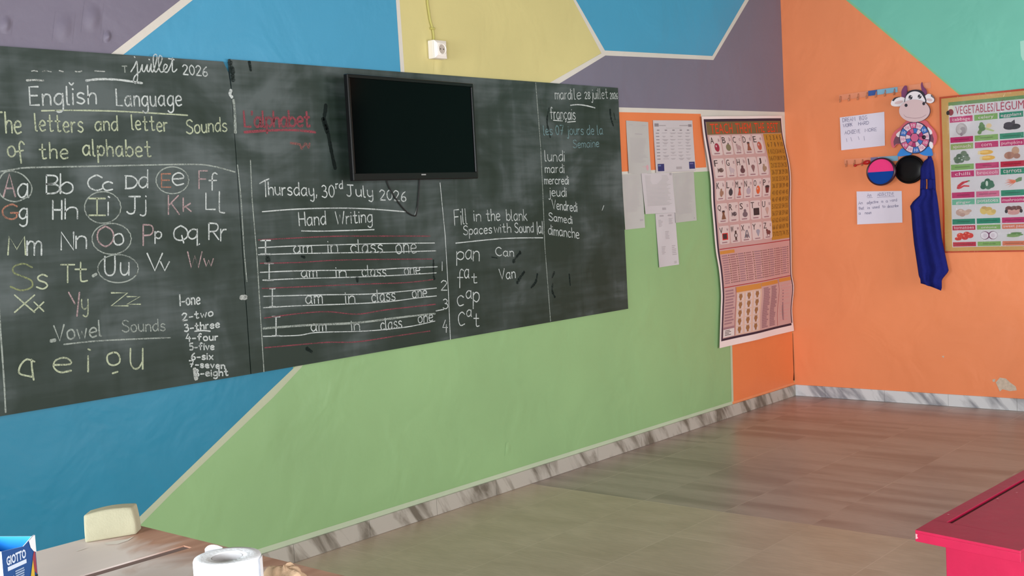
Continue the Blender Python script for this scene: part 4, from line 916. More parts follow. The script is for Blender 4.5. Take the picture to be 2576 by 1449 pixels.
        E(0, .5, .6, .28, (206, 150, 146), 7); E(-.75, .2, .16, .3, (60, 44, 50), 8); E(.8, .2, .16, .3, (60, 44, 50), 8)
    elif name in ('tomatoes', 'radish', 'beetroot'):
        for k, (a, b) in enumerate(((-.65, .5), (-.4, -.1), (.3, -.3), (.65, -.05), (.1, .25))): E(a, b, .38, .5 if k else .35, (214, 58, 48) if k % 2 else (204, 46, 42), k * 2); E(a - .1, b - .25, .1, .1, (234, 140, 120), k * 2 + 1)
    elif name in ('onions', 'garlic'):
        for k, a in enumerate((-.42, .42)): E(a, 0, .5, .78, (120, 60, 96), k * 3); E(a + (.06 if a < 0 else -.06) * -1, 0, .42, .68, (226, 216, 222), k * 3 + 1); E(a, .05, .22, .4, (212, 196, 206), k * 3 + 2)
    else:
        E(.1, 0, .9, .24, (112, 148, 88), 0, -.35); E(-.1, .25, .7, .2, (130, 160, 100), 1, -.3); E(.25, -.3, .6, .16, (96, 134, 80), 2, -.4)
rv = [.130, .302, .476, .655, .823, .965]
VT = vi((232, 206, 214))
for r in range(5):
    for c_ in range(4):
        name, ct_, cb = VEG[r][c_]
        a, b_ = cols[c_] + .007, cols[c_ + 1] - .007; v0, v1 = rv[r] + .004, rv[r + 1] - .004; hh = v1 - v0
        p = Print(vg); p.rect(a, v0, b_, v0 + hh * .22, vi(ct_), .0010, 3, 1); p.rect(a, v1 - hh * .21, b_, v1, vi(cb), .0010, 3, 1)
        wd = b_ - a; tl = min(.9, .11 * len(name)); mid = (a + b_) / 2
        dsc = any(q in 'gpyqj' for q in name); asc = any(q in 'bdfhklt' for q in name)
        p.text(name, mid - wd * tl / 2, v0 + hh * (.045 if asc else .075), mid + wd * tl / 2, v0 + hh * (.20 if dsc else .165), VT, .0016)
        p.rect(mid - wd * tl * .42, v1 - hh * .125, mid + wd * tl * .42, v1 - hh * .085, vi(tuple(int(q * .8) for q in cb)), .0016)
        pn = put(p.mb, 'vegetable_panel', vp, 'panel picturing ' + name)
        p = Print(vg); veggie(p, name, mid, (v0 + v1) / 2, wd * .40, hh * .25); put(p.mb, 'picture', pn)
# loose wrinkles of the clear cover
CLR = bpy.data.materials.new('clear_film'); CLR.use_nodes = True; nt = CLR.node_tree; N = nt.nodes; L = nt.links; N.remove(N['Principled BSDF'])
out = N['Material Output']; tr = N.new('ShaderNodeBsdfTransparent'); gl = N.new('ShaderNodeBsdfGlossy'); gl.inputs['Roughness'].default_value = .06
n1 = N.new('ShaderNodeTexVoronoi'); n1.feature = 'SMOOTH_F1'; n1.inputs['Scale'].default_value = 17; n1.inputs['Smoothness'].default_value = .25
nz = N.new('ShaderNodeTexNoise'); nz.inputs['Scale'].default_value = 9; nz.inputs['Detail'].default_value = 3; nz.inputs['Distortion'].default_value = 1.5
tc = N.new('ShaderNodeTexCoord'); L.new(tc.outputs['Object'], nz.inputs['Vector']); L.new(nz.outputs['Color'], n1.inputs['Vector'])
bp = N.new('ShaderNodeBump'); bp.inputs['Strength'].default_value = .8; bp.inputs['Distance'].default_value = .02; L.new(n1.outputs['Distance'], bp.inputs['Height']); L.new(bp.outputs[0], gl.inputs['Normal'])
fr = N.new('ShaderNodeFresnel'); fr.inputs['IOR'].default_value = 1.45
mxs = N.new('ShaderNodeMixShader'); L.new(fr.outputs[0], mxs.inputs[0]); L.new(tr.outputs[0], mxs.inputs[1]); L.new(gl.outputs[0], mxs.inputs[2]); L.new(mxs.outputs[0], out.inputs[0])
MATS['clear_film'] = CLR
m = MB(); m.grid(lambda a, b: vg(a * .97 + .015, 1 - b, .0065 + .002 * math.sin(22 * a + 9 * b) * math.sin(13 * b)), 40, 40, CLR); put(m, 'clear_cover', vp, 'wrinkled clear plastic cover')

# ------------------------------------------------------------------ cow target toy
zc = zoomed(2220, 200, 7.244)
def on_side(z, o):
    return lambda q: onx(*z(*q), -(o + .030))
cow = Thing('cow_target_toy', 'smiling cow cut-out with a pink cape and round number board belly', 'toy', tuple(onx(2300, 390, -.01)))
def cut(name, pts, o, th, m, label=None, smooth=True, extra=(), side=None):
    P = spline(list(pts) + [pts[0]], 5)[:-1] if smooth else list(pts)
    ar = sum(a[0] * b_[1] - b_[0] * a[1] for a, b_ in zip(P, P[1:] + P[:1]))
    if ar > 0: P = P[::-1]                      # counter-clockwise seen from the room (y runs down)
    mb = MB(); f_ = on_side(zc, o); mb.prism([f_(q) for q in P], (th, 0, 0), m, side)
    for pts2, m2, k in extra:
        Q = list(pts2); a2 = sum(a[0] * b_[1] - b_[0] * a[1] for a, b_ in zip(Q, Q[1:] + Q[:1]))
        if a2 > 0: Q = Q[::-1]
        g_ = on_side(zc, o + k); mb.poly([g_(q) for q in Q], m2)
    return put(mb, name, cow, label)
def el(cx, cy, rx, ry, n=24, rot=0.0): return [(cx + rx * math.cos(2 * math.pi * i / n) * math.cos(rot) - ry * math.sin(2 * math.pi * i / n) * math.sin(rot), cy + rx * math.cos(2 * math.pi * i / n) * math.sin(rot) + ry * math.sin(2 * math.pi * i / n) * math.cos(rot)) for i in range(n)]
NV = mat('toy_navy_edge', (46, 40, 72), .5, .4); CAPE = mat('toy_cape_pink', (206, 92, 104), .5, .4); CAPD = mat('toy_cape_dark', (112, 66, 84), .5, .4); TW = mat('toy_white', (226, 216, 220), .5, .4)
TPK = mat('toy_pink', (196, 88, 128), .5, .4); TBL = mat('toy_blue', (58, 104, 178), .5, .4); TLL = mat('toy_lilac', (214, 184, 198), .5, .4); THN = mat('toy_horn_purple', (116, 56, 98), .5, .4); TMZ = mat('toy_muzzle', (204, 176, 178), .5, .4); TFT = mat('toy_foot_blue', (42, 122, 200), .5, .4); TBK = mat('toy_black', (38, 32, 44), .5, .4); TMG = mat('toy_magenta', (160, 40, 96), .5, .4)
cut('cape', [(440, 750), (330, 860), (220, 950), (160, 1050), (150, 1130), (170, 1220), (205, 1245), (255, 1190), (340, 1180), (600, 1200), (860, 1190), (940, 1195), (980, 1110), (985, 1020), (940, 920), (850, 820), (760, 740)], .012, .009, CAPE, 'pink cape with dark lining',
    extra=(([(300, 960), (225, 1060), (200, 1130), (210, 1215), (250, 1175), (340, 1165), (860, 1170), (925, 1170), (935, 1080), (900, 980), (850, 900)], CAPD, .0006),))
for pts in ([(345, 1255), (300, 1320), (268, 1378), (300, 1402), (400, 1390), (515, 1368), (520, 1280)], [(870, 1215), (908, 1372), (850, 1392), (720, 1372), (650, 1300)]): cut('foot', pts, .016, .012, TFT)
for pts in ([(345, 920), (255, 990), (270, 1042), (340, 1040)], [(820, 860), (890, 930), (895, 995), (830, 985)], [(860, 1130), (908, 1150), (912, 1215), (890, 1262), (850, 1200)]): cut('arm', pts, .017, .012, TW)
# belly: round board of numbered fields
cx, cy, rx, ry = 585, 1060, 278, 292
mb = MB(); f_ = on_side(zc, .024); mb.prism([f_(q) for q in el(cx, cy, rx, ry, 40)[::-1]], (.014, 0, 0), NV)
def sector(a0, a1, r0, r1, m, o):
    g_ = on_side(zc, o); n = 6
    P = [(cx + rx * r1 * math.cos(a), cy + ry * r1 * math.sin(a)) for a in [a0 + (a1 - a0) * i / n for i in range(n + 1)]] + [(cx + rx * r0 * math.cos(a), cy + ry * r0 * math.sin(a)) for a in [a1 + (a0 - a1) * i / n for i in range(n + 1)]]
    mb.poly([g_(q) for q in P[::-1]], m)
seq = [TLL, TPK, TLL, TBL, TLL, TPK, TLL, TBL, TLL, TPK, TLL, TBL, TLL, TPK][:12]
for i in range(12):
    a = math.radians(-112 + 30 * i); sector(a + .02, a + math.radians(30) - .02, .60, .95, seq[(i + 1) % 12], .0248)
    c2 = a + math.radians(15); q = (cx + rx * .78 * math.cos(c2), cy + ry * .78 * math.sin(c2))
    g_ = on_side(zc, .0254); v_, f2 = text_tris('10')
    mb.add([g_((q[0] - 32 + 64 * u, q[1] + 24 - 48 * v)) for u, v in v_], f2, TW if seq[(i + 1) % 12] is not TLL else TPK)
    sector(a + .25, a + math.radians(30) + .20, .30, .57, (TBL, TLL, TMG, TPK)[i % 4], .0248)
sector(0, 2 * math.pi - .001, 0.001, .28, TPK, .0248)
put(mb, 'number_board', cow, 'round belly board of pink, white and blue fields')
for pts in ([(345, 290), (348, 205), (398, 118), (436, 122), (444, 200), (442, 270), (400, 345), (352, 315)], [(716, 48), (740, 130), (792, 190), (798, 260), (742, 290), (715, 200), (698, 100)]): cut('horn', pts, .018, .010, THN)
cut('ear', [(150, 440), (170, 380), (230, 330), (330, 318), (405, 340), (405, 420), (345, 482), (240, 492), (170, 475)], .020, .010, TW, extra=((spline([(172, 385), (225, 330), (330, 318), (250, 345), (205, 395)], 3), TBK, .0005), (el(300, 415, 80, 28, 16, -.25), TMZ, .0006)), side=NV)
cut('ear', [(770, 300), (830, 262), (890, 278), (938, 345), (932, 402), (870, 432), (785, 400)], .020, .010, TW, extra=((spline([(890, 278), (938, 345), (915, 330), (880, 300)], 3), TBK, .0005), (el(855, 370, 55, 25, 16, .2), TMZ, .0006)), side=NV)
cut('head', [(395, 420), (420, 300), (470, 220), (560, 188), (660, 190), (740, 235), (775, 310), (785, 420), (590, 470)], .024, .012, TBK, 'white face with dark hair and big eyes',
    extra=((spline([(410, 420), (430, 310), (500, 240), (590, 215), (680, 240), (740, 310), (772, 410), (590, 440), (410, 420)], 4)[:-1], TW, .0006), (el(510, 325, 36, 40), TBK, .0010), (el(676, 310, 34, 38), TBK, .0010), (el(524, 310, 10, 12, 12), TW, .0014), (el(690, 295, 10, 12, 12), TW, .0014), (el(500, 345, 8, 8, 10), TW, .0014), (el(664, 328, 8, 8, 10), TW, .0014)))
sm = spline([(385, 632), (430, 678), (560, 702), (700, 690), (795, 640)], 4)
cut('muzzle', [(q[0], q[1] - (0 if q[1] > 500 else 0)) for q in el(582, 570, 281, 206, 30)], .032, .012, TMZ, 'lilac pink muzzle with a smile', smooth=False, side=NV,
    extra=((el(430, 470, 28, 30), TBK, .0006), (el(752, 440, 26, 30), TBK, .0006), (sm + [(a, b_ + 5) for a, b_ in sm[::-1]], MATS['toy_cape_dark'], .0006)))
mb = MB(); g_ = onx(*zc(752, 1052), -.060); mb.lathe([(0, .005), (.010, .003), (.012, -.004)], g_, (-1, 0, 0), TBK, 16); put(mb, 'button', cow)

# ------------------------------------------------------------------ clear hook rails
TRP = bpy.data.materials.new('clear_plastic'); TRP.use_nodes = True; nt, N, L, bs = nodes(TRP)
bs.inputs['Base Color'].default_value = (.95, .80, .72, 1); bs.inputs['Roughness'].default_value = .12; bs.inputs['Alpha'].default_value = .10; bs.inputs['Specular IOR Level'].default_value = .8
TRE = mat('clear_plastic_edge', (206, 134, 98), .12, .8); TRE.node_tree.nodes['Principled BSDF'].inputs['Alpha'].default_value = .55
def rail(label, a, b_, h, hooks, stickers):
    A, Bp = onx(*a, -.002), onx(*b_, -.002)
    t = Thing('hook_rail', label, 'hook rail', tuple((A + Bp) / 2), 'clear hook rails')
    m = MB(); dn = Vector((0, 0, -h)); m.prism([A - Vector((.006, 0, 0)) + dn, Bp - Vector((.006, 0, 0)) + dn, Bp - Vector((.006, 0, 0)), A - Vector((.006, 0, 0))], (.005, 0, 0), TRP, TRE, back=False); put(m, 'strip', t)
    for k, m_ in stickers:
        P = A.lerp(Bp, k[0]); Q = A.lerp(Bp, k[1]); o = Vector((-.0075, 0, 0)); i1 = Vector((0, 0, -h * .02)); i2 = Vector((0, 0, -h * .92))
        m = MB(); m.prism([P + o + i2, Q + o + i2, Q + o + i1, P + o + i1], (.0012, 0, 0), m_); put(m, 'sticker', t)
    for k in hooks:
        P = A.lerp(Bp, k) + Vector((-.007, 0, -h * .75))
        m = MB(); m.tube([P + Vector((0, 0, h * .5)), P + Vector((-.004, 0, 0)), P + Vector((-.007, 0, -h * .5)), P + Vector((-.015, 0, -h * .62)), P + Vector((-.019, 0, -h * .1))], [.004, .005, .005, .0045, .003], TRE, 8); put(m, 'hook', t)
    return t
STB = mat('sticker_blue', (52, 84, 150), .4, .4); STL = mat('sticker_light_blue', (128, 172, 196), .4, .4); STP = mat('sticker_violet', (120, 110, 150), .4, .4)
rail('upper clear plastic hook rail with a blue sticker, behind the cow horns', (2112, 239), (2342, 207), .034, (.02, .12, .22, .32, .42, .52, .62), (((.33, .43), STB), ((.43, .65), STL)))
rail('lower clear plastic hook rail below the cow feet, holding discs and apron', (2125, 401), (2355, 384), .034, (.03, .12, .21, .96), (((.30, .38), STP), ((.38, .60), STL)))

# ------------------------------------------------------------------ things on the lower rail
zh = zoomed(2100, 370, 9.2)
mb = MB(); A = onx(*zh(470, 425), -.030); Bq = onx(*zh(660, 375), -.030)
RDM = mat('red_plastic', (190, 30, 30), .35, .5)
tk = Thing('hanging_trinket', 'small red knob on a thin stem hooked beside the pink and blue disc', 'toy', tuple(A))
mb.tube([A, A.lerp(Bq, .5), Bq], [.0035, .0025, .003], RDM, 8); mb.lathe([(0, .006), (.006, .006), (.008, 0), (.006, -.008), (0, -.008)], A, (-.2, .3, .9), RDM, 12); put(mb, 'stem', tk)
mb = MB(); c_ = onx(*zh(738, 355), -.030); ax = (onx(*zh(830, 335), -.030) - Bq).normalized()
mb.lathe([(.001, -.023), (.009, -.019), (.014, -.006), (.014, .006), (.009, .019), (.001, .023)], c_, ax, RDM, 18); put(mb, 'knob', tk)

EL = Matrix(((1, 0, 0), (0, 1.10, 0), (0, 0, .98)))
def oval_(mb, c_): mb.v = [tuple(c_ + EL @ (Vector(v) - c_)) for v in mb.v]
def paddle(name, label, centre, r, rim_m, facef, dist):
    c_ = onx(*zh(*centre), -dist); t = Thing(name, label, 'toy paddle', (c_.x, c_.y, c_.z - r), 'round paddles on the lower rail')
    ax = Vector((-1, .10, .05)).normalized()
    mb = MB(); mb.lathe([(0, -.012), (r * .9, -.012), (r * .985, -.004), (r, .006), (r * .97, .014), (r * .90, .015), (r * .885, .009)], c_, ax, rim_m, 56); oval_(mb, c_); put(mb, 'rim', t)
    facef(t, c_, ax, r)
    return t
DKM = mat('paddle_rim_maroon', (52, 18, 34), .35, .5); BLKP = mat('paddle_black', (12, 9, 12), .38, .22); FPK = mat('felt_pink', (236, 64, 128), .85, .1); FBL = mat('felt_blue', (18, 66, 148), .85, .1)
def face1(t, c_, ax, r):
    u = Vector((0, -1, 0)); u = (u - ax * u.dot(ax)).normalized(); v = u.cross(ax) * -1
    if v.z < 0: v = -v
    for nm, m_, a0, a1 in (('pink_face', FPK, 0, math.pi), ('blue_face', FBL, math.pi, 2 * math.pi)):
        P = [c_ + ax * .0095 + EL @ (u * math.cos(a0 + (a1 - a0) * i / 28) + v * math.sin(a0 + (a1 - a0) * i / 28)) * r * .90 for i in range(29)]
        mb = MB(); mb.poly(P, m_); put(mb, nm, t)
def face2(t, c_, ax, r):
    mb = MB(); mb.lathe([(r * .89, .010), (r * .84, .014), (r * .5, .018), (0, .019)], c_, ax, BLKP, 56); oval_(mb, c_); put(mb, 'back_shell', t)
paddle('catch_paddle', 'round paddle with a half pink, half blue face', (1083, 570), .087, DKM, face1, .074)
paddle('catch_paddle', 'round glossy black paddle between the pink-blue disc and the blue apron', (1742, 520), .087, BLKP, face2, .043)

# navy pinafore
za = zoomed(2100, 370, 3.7156)
CL = mat('navy_cloth', (24, 30, 104), .85, .15, var=.08, scale=30, bump=.3, bscale=140)
ap = Thing('apron', 'navy blue apron hanging by its neck loop from the lower hook rail', 'apron', tuple(onx(*za(900, 1345), -.03)))
outL = [(880, 95), (835, 130), (800, 200), (800, 300), (795, 450), (730, 510), (702, 555), (715, 600), (725, 750), (740, 900), (770, 1100), (785, 1205), (800, 1235), (803, 1275)]
outR = [(900, 95), (920, 130), (932, 200), (940, 300), (945, 400), (958, 470), (970, 560), (978, 640), (985, 700), (1000, 850), (1040, 1040), (1066, 1160), (1000, 1240), (1000, 1300)]
def edge(P, y):
    for a, b_ in zip(P, P[1:]):
        if a[1] <= y <= b_[1]: return a[0] + (b_[0] - a[0]) * (y - a[1]) / (b_[1] - a[1])
    return P[-1][0]
def cloth(u, y, l=None, r=None):
    l = edge(outL, y) if l is None else l; r = edge(outR, y) if r is None else r
    f_ = (y - 95) / 1180
    dep = .076 + .014 * math.sin(math.pi * min(max(u, 0), 1)) + (.012 * math.sin(9 * u + 1.5 * f_) + .007 * math.sin(17 * u - 3 * f_ + 1)) * min(1, f_ * 2.2)
    return onx(*za(l + (r - l) * u, y), -dep)
mb = MB()
mb.grid(lambda a, b: cloth(a, 300 - 205 * b), 14, 12, CL)
mb.grid(lambda a, b: cloth(a, 392 - 92 * b, None, 852 + 4 * math.sin(3 * b)), 8, 6, CL); mb.grid(lambda a, b: cloth(a, 392 - 92 * b, 866, None), 8, 6, CL)
def low(a, b):
    y = 392 + (1272 - 392) * (1 - b)
    p = cloth(a, y)
    if b == 0:
        yy = 1275 + (a ** 1.2) * 70 - (30 if a > .97 else 0)
        p = onx(*za(803 + 197 * a, yy), -(.078 + .013 * math.sin(math.pi * a)))
    return p
mb.grid(low, 30, 44, CL)
body = put(mb, 'cloth', ap); md = body.modifiers.new('thick', 'SOLIDIFY'); md.thickness = .004; md.offset = -1
mb = MB(); g = onx(*za(890, 92), -.074); mb.tube([g + Vector((0, .012, -.03)), g + Vector((-.006, .006, .002)), g + Vector((-.006, -.006, .002)), g + Vector((0, -.012, -.03))], .005, CL, 8); put(mb, 'neck_loop', ap)

# ------------------------------------------------------------------ handwritten notes
zn = zoomed(2080, 190, 6.3)
NP = mat('note_paper', (216, 208, 222), .8, .15)
INK = ink((96, 86, 130)); INK2 = ink((92, 86, 122))
def note(label, px, z, lines, wd, uls=()):
    t, fn, nr = wall_sheet('handwritten_note', label, 'note', [z(*q) for q in px], .004, NP, side=True)
    p = Print(fn)
    for txt, u0, v0, u1, v1, h in lines:
        S, w_ = word_strokes(txt, space=6)
        for s in S: ribbon(p.mb, [fn(u0 + (u1 - u0) * q[0] / w_, v0 + (v1 - v0) * q[0] / w_ - q[1] * h / 10, .0006) for q in s], wd, INK2, nr, .05)
    for a in uls: ribbon(p.mb, [fn(a[0], a[1], .0006), fn(a[2], a[3], .0006)], wd * .8, INK2, nr, .05)
    put(p.mb, 'handwriting', t)
note('handwritten note reading Dream Big Work Hard, left of the cow', ((205, 665), (910, 575), (925, 1110), (235, 1185)), zn,
     (('DREAM', .06, .155, .35, .155, .12), ('BIG', .45, .155, .62, .155, .11), ('WORK', .07, .31, .28, .31, .10), ('HARD', .42, .31, .65, .31, .10), ('ACHIEVE', .10, .53, .45, .54, .11), ('MORE', .56, .53, .82, .54, .10)), .0022,
     ((.13, .66, .14, .76), (.23, .64, .25, .76), (.40, .64, .42, .74), (.53, .65, .54, .78)))
note('handwritten note about adjectives, below the pink and blue disc', ((203, 415), (625, 410), (635, 705), (213, 723)), za,
     (('An', .24, .17, .33, .165, .11), ('ADJECTIVE', .47, .15, .83, .14, .10), ('An', .04, .40, .13, .39, .09), ('adjective', .23, .39, .48, .36, .09), ('is', .55, .35, .59, .35, .08), ('a', .65, .35, .69, .35, .09), ('word', .74, .33, .89, .32, .09), ('that', .04, .55, .16, .55, .09), ('is', .24, .54, .29, .54, .08), ('used', .35, .53, .50, .52, .09), ('to', .57, .51, .63, .51, .08), ('describe', .68, .52, .92, .50, .09), ('a', .04, .70, .08, .70, .09), ('noun', .18, .70, .32, .69, .09)), .0019,
     ((.24, .20, .36, .19), (.46, .19, .84, .17)))

# ------------------------------------------------------------------ red desk
RP = mat('red_gloss_paint', (172, 28, 66), .36, .28, var=.06, scale=14, bump=.06, bscale=40); RCHIP = mat('red_chip', (214, 150, 156), .6, .3); RGR = mat('red_groove', (70, 12, 24), .5, .4)
DZ = .50
c0 = onz(2302, 1333, DZ); dx = (onz(2576, 1182, DZ) - c0).normalized(); dy = Vector((dx.y, -dx.x, 0)); DLEN = 1.15
if dy.y > 0: dy = -dy
q0, q1 = onz(2567, 1386, DZ), onz(2567, 1386, DZ - .05)
kz = (q0 - c0).dot(dx) / ((q0 - c0).dot(dx) - (q1 - c0).dot(dx)); DB = DZ - .05 * kz      # the top slopes down towards the sitter
qb = onz(2567, 1386, DB); DWID = (qb - c0).dot(dy); SLP = (DZ - DB) / DWID
def D(a, b_, z): q = c0 + dx * a + dy * b_; return Vector((q.x, q.y, z - SLP * b_ if z > .3 else z))
dk = Thing('school_desk', 'red painted school desk with a grooved sloping top standing on the tiled floor', 'desk', tuple(D(.55, .13, 0)))
mb = MB()
def dbox(mb, a0, a1, b0, b1, z0, z1, m_):
    vs = [D(a0, b0, z0), D(a1, b0, z0), D(a1, b1, z0), D(a0, b1, z0), D(a0, b0, z1), D(a1, b0, z1), D(a1, b1, z1), D(a0, b1, z1)]
    mb.add(vs, [[0, 1, 2, 3], [7, 6, 5, 4], [4, 5, 1, 0], [5, 6, 2, 1], [6, 7, 3, 2], [7, 4, 0, 3]], m_)
ga = 0.0
gs = onz(2384, 1313, DZ) - c0; ga = gs.dot(dx); gb = gs.dot(dy)
dbox(mb, 0, DLEN, 0, DWID, DZ - .028, DZ - .007, RP)
dbox(mb, 0, ga, 0, DWID, DZ - .0072, DZ, RP)
dbox(mb, ga, DLEN, 0, gb - .003, DZ - .0072, DZ, RP)
dbox(mb, ga, DLEN, gb + .010, DWID, DZ - .0072, DZ, RP)
top = put(mb, 'desk_top', dk, bevel=.0010)
mb = MB(); dbox(mb, ga, DLEN - .01, gb - .003, gb + .010, DZ - .0070, DZ - .0062, RGR); put(mb, 'groove_floor', top)
mb = MB()
for a, b_, s in ((-.0004, .002, .009),): mb.poly([D(a, .0012, DZ - .022), D(a, .007, DZ - .019), D(a, .0045, DZ - .014), D(a, .006, DZ - .010), D(a, .0012, DZ - .009)], RCHIP)
for q in ((2510, 1254), (2386, 1294), (2558, 1239)):
    c_ = onz(*q, DZ + .0004); mb.poly([c_ + Vector((.004, 0, 0)), c_ + Vector((0, .003, 0)), c_ + Vector((-.004, .001, 0)), c_ + Vector((-.001, -.003, 0))], RCHIP)
put(mb, 'paint_chips', top, 'pale chips in the red paint')
for a in (.055, DLEN - .08): 
    mb = MB(); dbox(mb, a, a + .025, .050, DWID - .008, 0.001, DZ - .028, RP); put(mb, 'end_panel', dk, bevel=.002)
mb = MB(); dbox(mb, .08, DLEN - .08, .06, .08, DZ - .16, DZ - .028, RP); put(mb, 'back_rail', dk)
mb = MB(); dbox(mb, .08, DLEN - .08, .06, DWID - .02, DZ - .17, DZ - .155, RP); put(mb, 'book_shelf', dk)

# ------------------------------------------------------------------ brown table in the foreground
TZ = .75
def wood(name):
    m = mat(name, (176, 118, 86), .5, .35); nt, N, L, b = nodes(m)
    geo = N.new('ShaderNodeNewGeometry')
    mp = N.new('ShaderNodeMapping'); mp.inputs['Scale'].default_value = (3, 22, 6); L.new(geo.outputs['Position'], mp.inputs[0])
    n = N.new('ShaderNodeTexNoise'); n.inputs['Scale'].default_value = 1; n.inputs['Detail'].default_value = 5; n.inputs['Distortion'].default_value = .5; L.new(mp.outputs[0], n.inputs['Vector'])
    r = N.new('ShaderNodeValToRGB'); r.color_ramp.elements[0].position = .3; r.color_ramp.elements[0].color = rgb((166, 122, 100)); r.color_ramp.elements[1].position = .7; r.color_ramp.elements[1].color = rgb((200, 156, 132)); L.new(n.outputs[0], r.inputs[0])
    # settled chalk dust
    mp2 = N.new('ShaderNodeMapping'); mp2.inputs['Scale'].default_value = (7, 11, 6); L.new(geo.outputs['Position'], mp2.inputs[0])
    n2 = N.new('ShaderNodeTexNoise'); n2.inputs['Scale'].default_value = 1; n2.inputs['Detail'].default_value = 4; n2.inputs['Distortion'].default_value = .8; L.new(mp2.outputs[0], n2.inputs['Vector'])
    sx = N.new('ShaderNodeSeparateXYZ'); L.new(geo.outputs['Position'], sx.inputs[0])
    g = N.new('ShaderNodeMapRange'); g.inputs[1].default_value = -5.77; g.inputs[2].default_value = -5.92; g.inputs[3].default_value = -.35; g.inputs[4].default_value = .24; L.new(sx.outputs['X'], g.inputs[0])
    ad = N.new('ShaderNodeMath'); ad.operation = 'ADD'; L.new(n2.outputs[0], ad.inputs[0]); L.new(g.outputs[0], ad.inputs[1])
    mr = N.new('ShaderNodeMapRange'); mr.inputs[1].default_value = .22; mr.inputs[2].default_value = .62; mr.inputs[3].default_value = 0; mr.inputs[4].default_value = .85; L.new(ad.outputs[0], mr.inputs[0])
    mx = N.new('ShaderNodeMix'); mx.data_type = 'RGBA'; L.new(mr.outputs[0], mx.inputs[0]); L.new(r.outputs[0], mx.inputs[6]); mx.inputs[7].default_value = rgb((234, 224, 218))
    L.new(mx.outputs[2], b.inputs['Base Color']); return m
WD = wood('dusty_brown_wood'); WDD = mat('groove_wood', (128, 108, 102), .8, .1)
e0 = onz(343, 1320, TZ); TX1 = e0.x; TY1 = e0.y; TX0 = TX1 - 1.15; TY0 = TY1 - .80
tb = Thing('wooden_table', 'dusty brown wooden table with a pencil groove, carrying the sponge and toilet roll', 'table', ((TX0 + TX1) / 2, (TY0 + TY1) / 2, 0))
ag = onz(462, 1372, TZ); gy = onz(345, 1412, TZ).y; gw = .0125
mb = MB(); th = .026; gd = .003; gx = ag.x
mb.box((TX0, TY0, TZ - th), (TX1, TY1, TZ - gd), WD)
mb.box((TX0, gy + gw, TZ - gd - .0002), (TX1, TY1, TZ), WD); mb.box((TX0, TY0, TZ - gd - .0002), (TX1, gy - gw, TZ), WD); mb.box((gx, gy - gw, TZ - gd - .0002), (TX1, gy + gw, TZ), WD)
ttop = put(mb, 'table_top', tb)
mb = MB(); mb.box((TX0 + .01, gy - gw, TZ - gd), (gx, gy + gw, TZ - gd + .0006), WDD); put(mb, 'pencil_groove', ttop)
for sx in (TX0 + .04, TX1 - .085):
    for sy in (TY0 + .04, TY1 - .085): mb = MB(); mb.box((sx, sy, .001), (sx + .045, sy + .045, TZ - th), WD); put(mb, 'leg', tb, bevel=.003)
mb = MB(); mb.box((TX0 + .06, TY1 - .075, TZ - th - .09), (TX1 - .06, TY1 - .055, TZ - th), WD); mb.box((TX0 + .06, TY0 + .055, TZ - th - .09), (TX1 - .06, TY0 + .075, TZ - th), WD); put(mb, 'apron_rail', tb)
mb = MB(); DST = mat('chalk_powder', (226, 218, 208), .95, .05)
for pts in ([(262, 1366), (285, 1361), (320, 1356), (338, 1349), (322, 1360), (295, 1369), (268, 1370)], [(195, 1383), (222, 1378), (190, 1388)]):
    mb.poly([onz(x, y, TZ + .0006) for x, y in pts][::-1], DST)
put(mb, 'chalk_powder', ttop)

# sponge
SP = mat('sponge_yellow', (182, 178, 152), .95, .05, var=.03, scale=60, bump=.12, bscale=300)
s0 = onz(214, 1367, TZ); s1 = onz(343, 1345, TZ); sx_ = (s1 - s0); SL = sx_.length; sx_.normalize(); sy_ = Vector((-sx_.y, sx_.x, 0)); SHH = .0475; SD = .034
mb = MB(); nu, nv, nw = 14, 10, 6
def spt(u, v, w_):
    # u along, v up, w deep: soft block, pinched at mid height and leaning back
    bul = .006 * math.sin(math.pi * v * 1.0) * (1 if w_ < .5 else -.4)
    lean = .016 * v
    lx = SL * (u - .5) * (1 - .06 * v + .03 * math.sin(math.pi * v))
    dz = .004 * math.sin(math.pi * u) * v
    q = s0 + sx_ * (SL / 2 + lx) + sy_ * (SD * w_ + lean - bul) + Vector((0, 0, SHH * v + dz)) + sx_ * (.016 * w_)
    return q
mb.grid(lambda a, b: spt(a, b, 0), nu, nv, SP); mb.grid(lambda a, b: spt(1 - a, b, 1), nu, nv, SP); mb.grid(lambda a, b: spt(a, 1, b), nu, nw, SP); mb.grid(lambda a, b: spt(a, 0, 1 - b), nu, nw, SP); mb.grid(lambda a, b: spt(1, b, a), nw, nv, SP); mb.grid(lambda a, b: spt(0, b, 1 - a), nw, nv, SP)
q = s0 + sx_ * SL / 2; sp_ = tag(mb.build('sponge', base=(q.x, q.y, TZ + .0003)), 'pale yellow block sponge standing at the far edge of the brown table', 'sponge')
sp_.location.z += .0006
md = sp_.modifiers.new('weld', 'WELD'); md.merge_threshold = 1e-4; md = sp_.modifiers.new('bv', 'BEVEL'); md.width = .0025; md.segments = 2; md.limit_method = 'ANGLE'; md.angle_limit = .9

